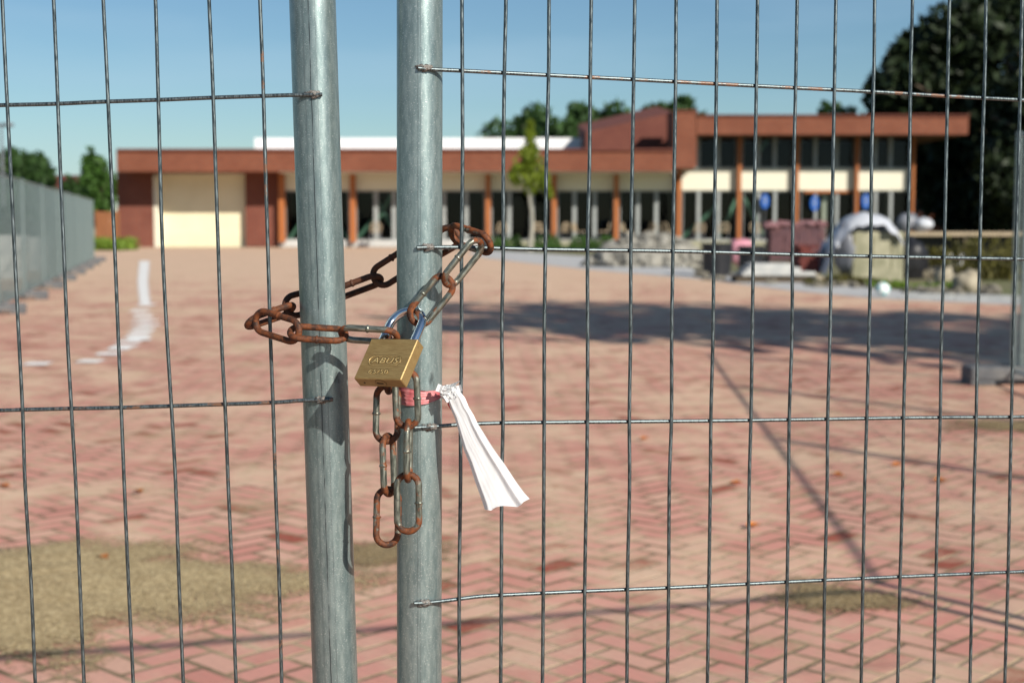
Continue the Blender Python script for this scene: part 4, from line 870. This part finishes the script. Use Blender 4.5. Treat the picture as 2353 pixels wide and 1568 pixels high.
links = [ # A(x,y,d), B(x,y,d) full-size pixels of the end centre lines, wide direction (right, down, away), rust, darkness
 ((1357, 1150, 1.266), (1167, 1139, 1.272), (.05, .55, .83), .42, 0),
 ((992, 1134, 1.275), (1181, 1146, 1.277), (0, -.55, .83), .98, 0),
 ((1021, 1138, 1.270), (874, 1092, 1.300), (-.12, .99, .1), 1.0, .1),
 ((848, 1105, 1.304), (999, 1054, 1.338), (.05, .22, .95), 1.0, .15),
 ((976, 1052, 1.338), (1148, 1006, 1.356), (.25, .95, 0), 1.0, .6),
 ((1130, 1013, 1.357), (1300, 950, 1.352), (.1, .40, .90), 1.0, .65),
 ((1281, 958, 1.350), (1432, 862, 1.344), (.5, .85, .1), 1.0, .65),
 ((1418, 880, 1.340), (1562, 797, 1.318), (.45, .85, .1), .92, .25),
 ((1676, 838, 1.272), (1543, 796, 1.306), (-.15, .62, .75), .66, 0),
 ((1525, 970, 1.267), (1640, 826, 1.270), (.45, .36, .80), .36, 0),
 ((1415, 1100, 1.267), (1533, 952, 1.269), (.76, .6, .22), .50, 0),
 # strand on the right
 ((1386, 1268, 1.266), (1393, 1457, 1.268), (-1, 0.03, 0.05), .46, 0),
 ((1396, 1441, 1.268), (1395, 1639, 1.268), (.06, 0, 1), .42, 0),
 ((1394, 1621, 1.267), (1395, 1815, 1.268), (-1, 0, .05), .44, 0),
 # strand on the left
 ((1327, 1150, 1.290), (1328, 1338, 1.284), (.1, 0, 1), .9, .5),
 ((1325, 1318, 1.281), (1321, 1508, 1.281), (1, 0, 0.12), .52, .15),
 ((1324, 1489, 1.281), (1331, 1687, 1.281), (.40, 0, .92), .50, .05),
 ((1326, 1671, 1.281), (1322, 1861, 1.281), (1, .02, .18), .62, .1)]
for i, (A, Bq, Wd, ru, dk) in enumerate(links):
    a_, b_ = PS(*A), PS(*Bq); c = (a_+b_)/2; xa = (b_-a_).normalized(); w_ = cam_vec(*Wd); w_ = (w_-xa*w_.dot(xa)).normalized(); za = xa.cross(w_)
    mtx = frame(c, xa, w_, za) @ Matrix.Diagonal(((b_-a_).length/.05, 1, 1, 1))
    if base is None: o = lmesh('link', LM_, M['link'], CH, mtx); base = o
    else: o = base.copy(); COL.objects.link(o); o.parent = CH; o.matrix_local = Matrix.Translation(-Vector(CH.location)) @ mtx
    o.color = (ru, dk, i*.37, 1)
    if ru > .9: o['label'] = 'fully rusted brown link'
    elif ru < .5: o['label'] = 'link still mostly bare grey metal'

# ================================================================== THE PADLOCK
Rm = ((0.8626, 0.3072, 0.4018), (0.0106, -0.8052, 0.5929), (-0.5057, 0.5072, 0.6979))   # its axes in camera terms (right, down, away)
lx, ly, lz = [cam_vec(Rm[0][k], Rm[1][k], Rm[2][k]).normalized() for k in range(3)]
lc = EYEV+cam_vec(-.1077359, .0186432, 1.245)
LK = empty('padlock', lc, 'brass padlock with chromed shackle holding the two chain ends between the posts', 'padlock')
lm = frame(lc, lx, ly, lz)
bx_, by_, bz_ = .025, .0217, .0060
m = MB(); m.bbox((-bx_, -by_, -bz_), (bx_, by_, bz_), .0007); body = lmesh('lock_body', m, M['brass'], LK, lm)
m = MB(); pts = [(-.017, .014, 0), (-.017, .030, 0), (-.017, .0395, 0)]+[(-math.cos(math.pi*k/16)*.017, .0405+math.sin(math.pi*k/16)*.017, 0) for k in range(1, 16)]+[(.017, .0395, 0), (.017, .030, 0), (.017, .014, 0)]
m.tube(pts, .0039, 24); lmesh('shackle', m, M['chrome'], LK, lm)
m = MB(); 
for sx in (-1, 1): m.tube([(sx*.017+math.cos(a_*.3927)*.0046, by_+.0002, math.sin(a_*.3927)*.0046) for a_ in range(16)], .0005, 6, closed=True)
lmesh('shackle_collar', m, M['brass_cut'], LK, lm)
# keyway on the underside
m = MB(); n = 28; m.tube([(.001+math.cos(2*math.pi*k/n)*.0056, -by_-.0001, math.sin(2*math.pi*k/n)*.0048) for k in range(n)], .00022, 6, closed=True); lmesh('cylinder_ring', m, M['brass_cut'], LK, lm)
m = MB(); vs = [(.001+math.cos(2*math.pi*k/n)*.0053, -by_-.0003, math.sin(2*math.pi*k/n)*.0045) for k in range(n)]; m.add(vs+[(x, y+.0006, z) for x, y, z in vs], [list(range(n)), [n+k for k in range(n)][::-1]]+[(k, (k+1) % n, n+(k+1) % n, n+k) for k in range(n)]); lmesh('lock_cylinder', m, M['brass'], LK, lm)
m = MB(); m.box((-.0022, -by_-.0006, -.0007), (.0038, -by_-.0004, .0007)); m.box((-.0026, -by_-.00062, -.0016), (-.0010, -by_-.00042, .0004)); lmesh('keyhole', m, M['black'], LK, lm)
m = MB(); m.tube([(-.0165, -by_-.0003, 0), (-.0165, -by_+.0005, 0)], .0009, 12); lmesh('drain_hole', m, M['black'], LK, lm)
# stamped maker's oval and writing on the front face
def oval(w, h, r, t, name, mat, cy, z):
    m = MB(); pts = []
    for sx, a0 in ((1, -90), (-1, 90)):
        for k in range(13): a_ = R(a0+180*k/12); pts.append((sx*(w-h)+math.cos(a_)*h, cy+math.sin(a_)*h, z))
    m.tube(pts, t, 6, closed=True); return lmesh(name, m, mat, LK, lm)
zf = -bz_
oval(.0170, .0051, 0, .00042, 'stamped_oval', M['brass_cut'], -.0018, zf)
oval(.01665, .0049, 0, .00026, 'stamped_oval', M['brass_mark'], -.0021, zf-.0002)
def word(s_, h, xs, x0, y0, mat, thick, name, dz, shear=.18, bevel=0):
    cu = bpy.data.curves.new(name, 'FONT'); cu.body = s_; cu.size = 1; cu.extrude = .0; cu.align_x = 'CENTER'; cu.align_y = 'CENTER'; cu.space_character = 1.12; cu.offset = bevel; cu.shear = shear
    cu.extrude = .05
    t = bpy.data.objects.new(name, cu); COL.objects.link(t); bpy.context.view_layer.update()
    me = bpy.data.meshes.new_from_object(t.evaluated_get(bpy.context.evaluated_depsgraph_get())); bpy.data.objects.remove(t)
    o = bpy.data.objects.new(name, me); me.materials.clear(); me.materials.append(mat); COL.objects.link(o); o.parent = LK
    # text x to the right, y up, facing the front (local -z)
    loc = Matrix.Translation((x0, y0, zf+dz)) @ Matrix(((xs*h, 0, 0, 0), (0, h, 0, 0), (0, 0, -thick/.1, 0), (0, 0, 0, 1)))
    o.matrix_local = Matrix.Translation(-Vector(LK.location)) @ lm @ loc
    return o
word('ABUS', .0085, 1.25, .0000, -.0018, M['brass_cut'], .0004, 'lettering', 0, bevel=.05)
word('ABUS', .0085, 1.25, .00022, -.0022, M['brass_mark'], .0009, 'lettering', 0, bevel=-.004)
word('65/50', .0062, 1.35, -.0022, -.0138, M['brass_cut'], .0004, 'lettering', 0, .0, bevel=.05)
word('65/50', .0062, 1.35, -.0020, -.0141, M['brass_mark'], .0009, 'lettering', 0, .0, bevel=-.012)

# ================================================================== THE BARRIER TAPE
TP = empty('barrier_tape', PS(1540, 1345, 1.28), 'torn red and white barrier tape knotted round the right post, white tail hanging', 'tape')
pc = PS(1435.5, 1335, dR(964, 900, 1.304))
m = MB(); n = 90; rows = 13; vs = []
for k in range(n):
    a_ = -math.pi/2+R(78)-2*math.pi*k/n*.985                 # starts at the knot, runs leftwards over the front
    f_ = k/(n-1); tight = min(f_, 1-f_); w_ = .0026+.0058*min(1, f_*3.2)*(1 if f_ < .5 else min(1, (1-f_)*3))
    yc = .0035*math.sin(math.pi*min(1, f_*2.2))
    for j in range(rows):
        t_ = j/(rows-1)*2-1; rip = .0019*abs(math.sin(j*1.9+k*.07))+.0005*noise.noise(Vector((k*.2, j*.9, 0)))
        rr = .02085+.0006+rip
        p = pc+CX*(math.cos(a_)*rr)+Vector((0, math.sin(a_)*rr, 0))+CD*(yc+t_*w_+.0005*noise.noise(Vector((k*.3, 5, 0))))
        vs.append(p)
m.add(vs, [(k*rows+j, k*rows+j+1, (k+1)*rows+j+1, (k+1)*rows+j) for k in range(n-1) for j in range(rows-1)], True)
m.build('tape_band', M['tape_red'], TP)
# knot: crumpled ruffles
m = MB(); rnd = random.Random(4); kc = PS(1534, 1341, 1.277)
m.blob(kc, (.0075, .0055, .0062), 5, .35, 3.5, 16, 12, False)
for k in range(16):
    a_ = rnd.uniform(0, 6.28); s_ = rnd.uniform(.006, .012); c0 = kc+cam_vec(rnd.uniform(-.006, .007), rnd.uniform(-.003, .004), rnd.uniform(-.006, .001)); ps = []
    d1 = cam_vec(math.cos(a_), math.sin(a_), rnd.uniform(-.5, .3)).normalized(); d2 = cam_vec(-math.sin(a_), math.cos(a_), rnd.uniform(-.7, .7)).normalized()
    for i in range(6):
        for j in range(3): ps.append(c0+d1*(i-2.5)*s_*.22+d2*(j-1)*s_*.3+cam_vec(0, 0, 1)*(.0012*(-1)**i))
    m.add(ps, [(i*3+j, i*3+j+1, (i+1)*3+j+1, (i+1)*3+j) for i in range(5) for j in range(2)])
# the upright ruffle
ps = []
for i in range(9):
    f_ = i/8
    for j in range(4):
        g_ = j/3; q = PS(1533+(1532+34*f_-1533)*g_+8*f_, 1334+(-(18+16*f_))*g_, 1.274+.0022*(-1)**i*g_); ps.append(q)
m.add(ps, [(i*4+j, i*4+j+1, (i+1)*4+j+1, (i+1)*4+j) for i in range(8) for j in range(3)])
m.build('knot', M['tape_white'], TP)
# the tail
Lf = [(1526, 1346), (1531, 1372), (1541, 1398), (1554, 1427), (1566, 1468), (1583, 1530), (1600, 1570), (1616, 1622), (1636, 1676), (1649, 1712), (1657, 1740)]
Rg = [(1566, 1330), (1589, 1358), (1602, 1390), (1618, 1416), (1630, 1442), (1652, 1478), (1676, 1518), (1712, 1568), (1738, 1612), (1768, 1658), (1811, 1704)]
botm = [(1657, 1741), (1668, 1742), (1680, 1744), (1686, 1738), (1697, 1732), (1716, 1728), (1735, 1729), (1752, 1730), (1769, 1732), (1781, 1724), (1790, 1714), (1811, 1704)]
NR, NC = 66, 30; vs = []
def ip(tab, s_):
    s_ = max(0, min(.9999, s_))*(len(tab)-1); j = int(s_); f_ = s_-j; return (tab[j][0]*(1-f_)+tab[j+1][0]*f_, tab[j][1]*(1-f_)+tab[j+1][1]*f_)
for i in range(NR+1):
    s_ = i/NR; l_, r_ = ip(Lf, s_), ip(Rg, s_)
    for j in range(NC+1):
        t_ = j/NC; x, y = l_[0]*(1-t_)+r_[0]*t_, l_[1]*(1-t_)+r_[1]*t_
        bb = ip(botm, t_); e_ = s_**5; x2, y2 = bb; x = x*(1-e_)+x2*e_; y = y*(1-e_)+y2*e_
        wv = .0016*math.sin(t_*5.0+1.2)*(.15+.85*(1-s_)**3)
        cr_ = .09*(.0030*abs(noise.noise(Vector((t_*4.2-s_*.9, s_*2.2, 1.7))))*2 + .0022*abs(noise.noise(Vector((t_*9-s_*3, s_*4.5, 5.1))))*2+.0006*noise.noise(Vector((t_*20, s_*30, 8))))
        fold = -.0035*max(0, 1-abs(t_-.74-.1*s_)/.12)*(s_**.5)+.006*max(0, (.10-t_)/.1)
        d_ = 1.272-.020*s_+wv+cr_+fold
        vs.append(PS(x, y, d_))
m = MB(); m.add(vs, [(i*(NC+1)+j, i*(NC+1)+j+1, (i+1)*(NC+1)+j+1, (i+1)*(NC+1)+j) for i in range(NR) for j in range(NC)], True)
m.build('tape_tail', M['tape_white'], TP)
m = MB(); ps = [PS(x, y, d) for x, y, d in ((1520, 1352, 1.279), (1536, 1356, 1.277), (1551, 1372, 1.277), (1541, 1400, 1.279), (1531, 1384, 1.280), (1556, 1424, 1.2815), (1549, 1414, 1.282))]
m.add(ps, [(0, 1, 2, 4), (4, 2, 3), (4, 3, 5, 6)]); m.build('tape_stripe', M['tape_bright'], TP)
